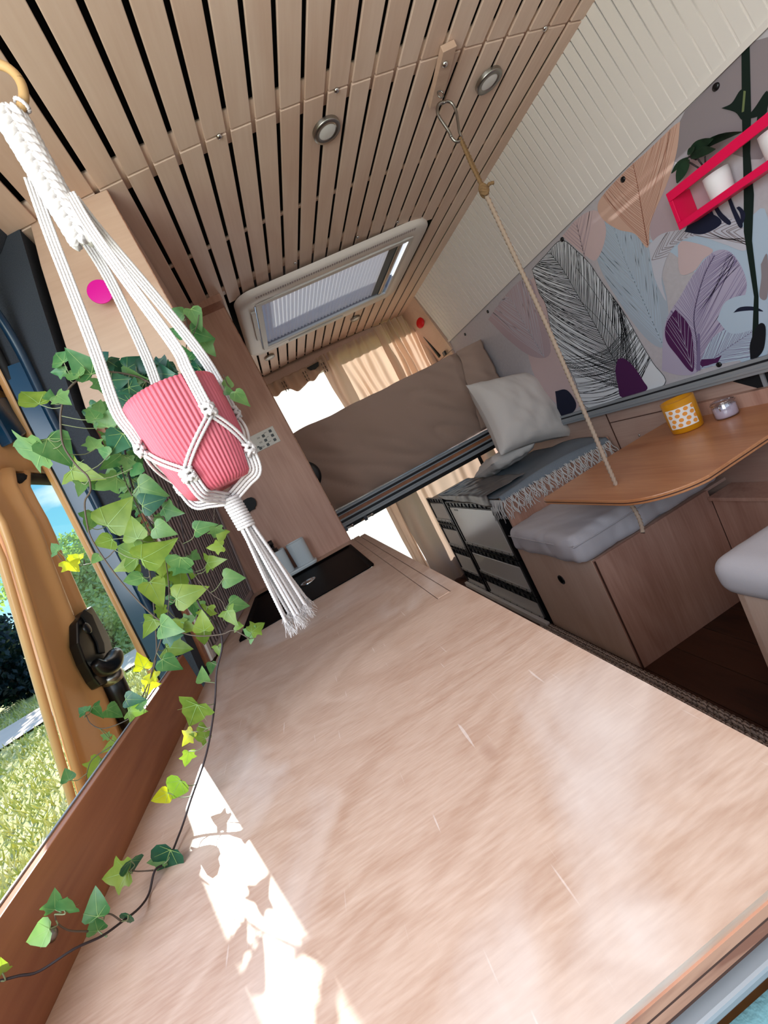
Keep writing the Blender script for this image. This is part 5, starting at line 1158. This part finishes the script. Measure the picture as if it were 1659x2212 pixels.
LV = """127 772 40 225 .45;174 785 52 225 .5;155 806 45 200 .3;127 803 26 180 .45;228 796 46 90 .2;220 774 40 330 .2;293 785 46 330 .1;315 792 44 0 .05;354 795 44 10 .15;289 817 46 10 .25;318 835 44 150 .12;260 861 46 200 .08;224 835 42 60 .35;300 850 50 30 .05;253 821 42 0 .05;343 821 46 340 .05;430 795 50 20 .15;383 716 34 200 .35;358 720 26 60 .8;423 687 44 60 .5;385 674 26 200 .35;434 723 42 20 .5;448 748 38 50 .35;401 763 28 250 .3;492 824 26 270 .3;521 861 36 50 .35;495 846 20 20 .3
65 857 64 220 .6;134 861 34 30 .4;108 855 20 270 .35;58 973 84 180 .5;127 973 62 45 .55;181 1023 66 15 .6;174 1056 28 100 .55;195 1045 24 60 .5;231 1045 46 150 .45;213 890 46 280 .5;199 893 32 240 .4;199 955 38 240 .35;253 958 56 120 .12;242 998 52 140 .35;275 1002 32 90 .25;300 1016 36 20 .3;231 908 30 270 .4;224 976 32 200 .4;325 1060 56 20 .35;329 1085 44 340 .12;253 1110 72 310 .75;199 1128 48 100 .45;369 1103 42 20 .35;441 1139 44 340 .5;289 1143 50 250 .65;224 1172 46 160 .6;275 1193 64 200 .78;336 1193 78 335 .78
159 1204 30 200 .95;155 1222 32 40 .9;116 1182 30 220 .5;207 1208 26 130 .4;354 1146 42 20 .4;466 1150 26 90 .5;477 1161 30 100 .6;466 1182 28 170 .6;463 1213 38 350 .6;423 1204 30 30 .5;387 1222 44 100 .5;271 1222 40 160 .7;351 1222 44 90 .6;394 1225 38 20 .5;391 1251 56 80 .65;289 1254 50 160 .55;336 1280 58 60 .75;409 1283 62 340 .7;503 1249 40 0 .55;467 1213 28 340 .6;514 1307 38 10 .55;499 1334 36 60 .65;445 1327 36 100 .6;438 1345 40 260 .6;409 1356 28 0 .6;441 1377 32 80 .75;517 1352 22 0 .6;535 1366 30 200 .55;555 1356 28 320 .6;322 1356 42 120 .6;365 1357 46 20 .45;372 1374 34 0 .1;380 1399 52 0 .6;304 1426 36 250 .95;369 1435 44 30 .45;325 1462 30 180 .95;325 1480 32 0 .9;347 1323 26 90 .6;456 1442 22 90 .5;438 1460 30 260 .35;472 1406 22 80 .6;416 1547 70 112 .6;405 1594 30 130 .95;430 1590 30 200 .7;438 1572 20 20 .6;405 1638 28 100 .6;289 1511 38 0 .2;293 1536 36 0 .85;300 1525 26 180 .35"""
def num(s_): return [float(v) for v in s_.split()]
for line in LV.split('\n'):
    for e_ in line.split(';'):
        a_, b_, ln, an, tn = num(e_)
        d_ = None
        if b_ > 1500: d_ = .60
        if b_ < 870 and a_ > 200 and a_ < 480: d_ = .665+random.uniform(-.02, .03)
        if a_ < 180 and b_ < 1080: d_ = .60
        addleaf(a_, b_, ln, an, tn, d_)
for e_ in "347 1722 34 150 .95 .545;378 1706 50 120 .7 .545;357 1867 76 110 .15 .48;251 1891 50 160 .6 .45;282 1877 44 90 .12 .455;145 1949 46 290 .45 .365;207 1954 48 260 .45 .40;207 1997 36 250 .45 .40;82 2021 52 150 .55 .36;118 1949 40 265 .5 .365;275 1987 32 100 .15 .42;5 2089 30 270 .85 .35;340 1858 30 170 .35 .48".split(';'):
    a_, b_, ln, an, tn, d_ = num(e_); addleaf(a_, b_, ln, an, tn, d_)
for e_ in "177 1533 22 210 .45;210 1536 30 40 .45;246 1538 34 20 .5;239 1612 36 150 .6;206 1659 40 120 .6;145 1674 24 250 .4;228 1590 18 200 .5".split(';'):
    a_, b_, ln, an, tn = num(e_); addleaf(a_, b_, ln, an, tn, at(a_, b_, 0, -.46).dot(RT[2]))
# fillers inside the dense mass
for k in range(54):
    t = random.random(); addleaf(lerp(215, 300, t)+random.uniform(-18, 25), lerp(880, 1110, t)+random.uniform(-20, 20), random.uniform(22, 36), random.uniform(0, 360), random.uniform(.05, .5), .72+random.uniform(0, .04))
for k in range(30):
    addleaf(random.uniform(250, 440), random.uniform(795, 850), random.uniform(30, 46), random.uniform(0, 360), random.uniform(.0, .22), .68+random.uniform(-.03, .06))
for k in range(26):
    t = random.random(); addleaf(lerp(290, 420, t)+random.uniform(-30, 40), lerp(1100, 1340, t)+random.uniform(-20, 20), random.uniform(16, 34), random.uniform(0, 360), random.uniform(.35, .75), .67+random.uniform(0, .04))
mb = MB()
for a_, b_ in PET:
    m_ = (a_+b_)/2+Vector((random.uniform(-.004, .004), random.uniform(-.004, .004), -.004)); mb.tube(spline([a_, m_, b_], 3), .0006, 5, False)
o = finish('petioles', mb, M['stemg'], ivy); o['kind'] = 'stuff'

# ------------------------------------------------------------------ OUTSIDE: grass, path, trees
random.seed(5)
mb = MB()
for k in range(26000):
    d_ = 2.6+ (random.random()**1.6)*16; az = random.uniform(math.radians(96), math.radians(150)); x_ = d_*math.cos(az); y_ = d_*math.sin(az)
    if x_ > -1.3: continue
    if 12.4 < y_-.35*x_ < 15.2: continue
    h_ = random.uniform(.05, .13)*(1+d_*.03); w_ = .006+d_*.0016; a_ = random.uniform(0, 6.28); b_ = Vector((x_, y_, GZ-.02+.12*nse(((x_+70)/130*20, (y_+30)/120*20, 0)))); lean = Vector((random.gauss(0, .05), random.gauss(0, .05), 0))
    mb.add([b_+Vector((math.cos(a_)*w_, math.sin(a_)*w_, 0)), b_-Vector((math.cos(a_)*w_, math.sin(a_)*w_, 0)), b_+lean+Vector((0, 0, h_))], [(0, 1, 2)], False)
gm = MT('grass_blades'); nn = gm.node('ShaderNodeTexNoise', Scale=3.0, Detail=5.0); gm.l.new(gm.coord(), nn.inputs['Vector']); gm.l.new(gm.ramp(nn.outputs['Fac'], [(.35, 'a8b058'), (.5, 'ccc672'), (.68, 'e8e0b4')]), gm.b.inputs['Base Color']); gm.b.inputs['Roughness'].default_value = .9
o = finish('grass', mb, gm.m); tag(o, 'sunlit yellow-green meadow grass outside the door', 'grass', kind='stuff')
pa = MB().grid(40, 4, lambda u, v: ((lambda x_, t: (x_, .35*x_+lerp(12.4, 15.2, t)+.2*nse((x_*.5, t, 0)), GZ+.04+.12*nse(((x_+70)/130*20, (.35*x_+13.8+30)/120*20, 0))))(lerp(-40, -2, u), v)))
o = finish('gravel_path', pa, plain('pale_gravel', 'ecd4bc', .95, 0, .5, 8, .3, .2)); struct(o, 'pale gravel track crossing the meadow')
def tree(cx, cy, h, rx, n, lab, cols, cat='tree', low_=.15, ls=.22, seed=1):
    random.seed(seed); t = thing('leafy_tree' if cat == 'tree' else 'dark_bush', lab, cat, (cx, cy, GZ))
    mb = MB()
    mb.tube([(cx, cy, GZ-.1), (cx+.1, cy, GZ+h*.35), (cx-.1, cy+.1, GZ+h*.7)], [.04*h*.8, .03*h*.8, .012*h], 10)
    for k in range(7):
        a_ = k*.9; mb.tube([(cx, cy, GZ+h*(.2+.06*k)), (cx+rx*.5*math.cos(a_), cy+rx*.5*math.sin(a_), GZ+h*(.4+.06*k))], [.015*h, .005*h], 6)
    finish('trunk', mb, plain('bark_'+str(seed), '4a4036', .9), t)
    mb = MB(); cl = [(Vector((cx+random.gauss(0, rx*.45), cy+random.gauss(0, rx*.45), GZ+h*random.uniform(low_, .93))), random.uniform(.25, .5)*rx) for _ in range(22)]
    for k in range(n):
        c_, r_ = random.choice(cl); v_ = Vector((random.gauss(0, 1), random.gauss(0, 1), random.gauss(0, 1))).normalized()*r_*random.uniform(.6, 1.05); p = c_+v_
        a_ = Vector((random.gauss(0, 1), random.gauss(0, 1), random.gauss(0, 1))).normalized(); b_ = a_.orthogonal().normalized(); s_ = ls*random.uniform(.6, 1.2)
        mb.add([p-a_*s_, p+b_*s_*.5, p+a_*s_, p-b_*s_*.5], [(0, 1, 2, 3)], False)
    tm = leafmat('tree_leaf_'+str(seed), cols[0], cols[1], .3); o_ = finish('foliage', mb, tm, t); o_['kind'] = 'stuff'
def gp(px, py, dist):   # point at a horizontal distance along a pixel ray
    w = ray(px, py); return w*(dist/math.hypot(w.x, w.y))
p = gp(170, 1230, 23); tree(p.x, p.y, 4.5, 2.6, 14000, 'bright broad tree seen through the door window', ('9cba80', 'cadaa8'), ls=.12, seed=31)
p = gp(262, 1300, 33); tree(p.x, p.y, 4.9, 2.2, 9000, 'darker blue-green tree right of the broad one', ('62907c', '94b8a0'), ls=.14, seed=32)
p = gp(205, 1330, 16); tree(p.x, p.y, 1.6, 1.3, 5000, 'low light green shrub before the trees', ('8ca468', 'c0d094'), 'bush', .05, .09, 33)
p = gp(-5, 1440, 19); tree(p.x, p.y, 2.3, 1.7, 9000, 'dark bush at the left photo edge behind the path', ('0c2226', '1e4040'), 'bush', .02, .12, 34)
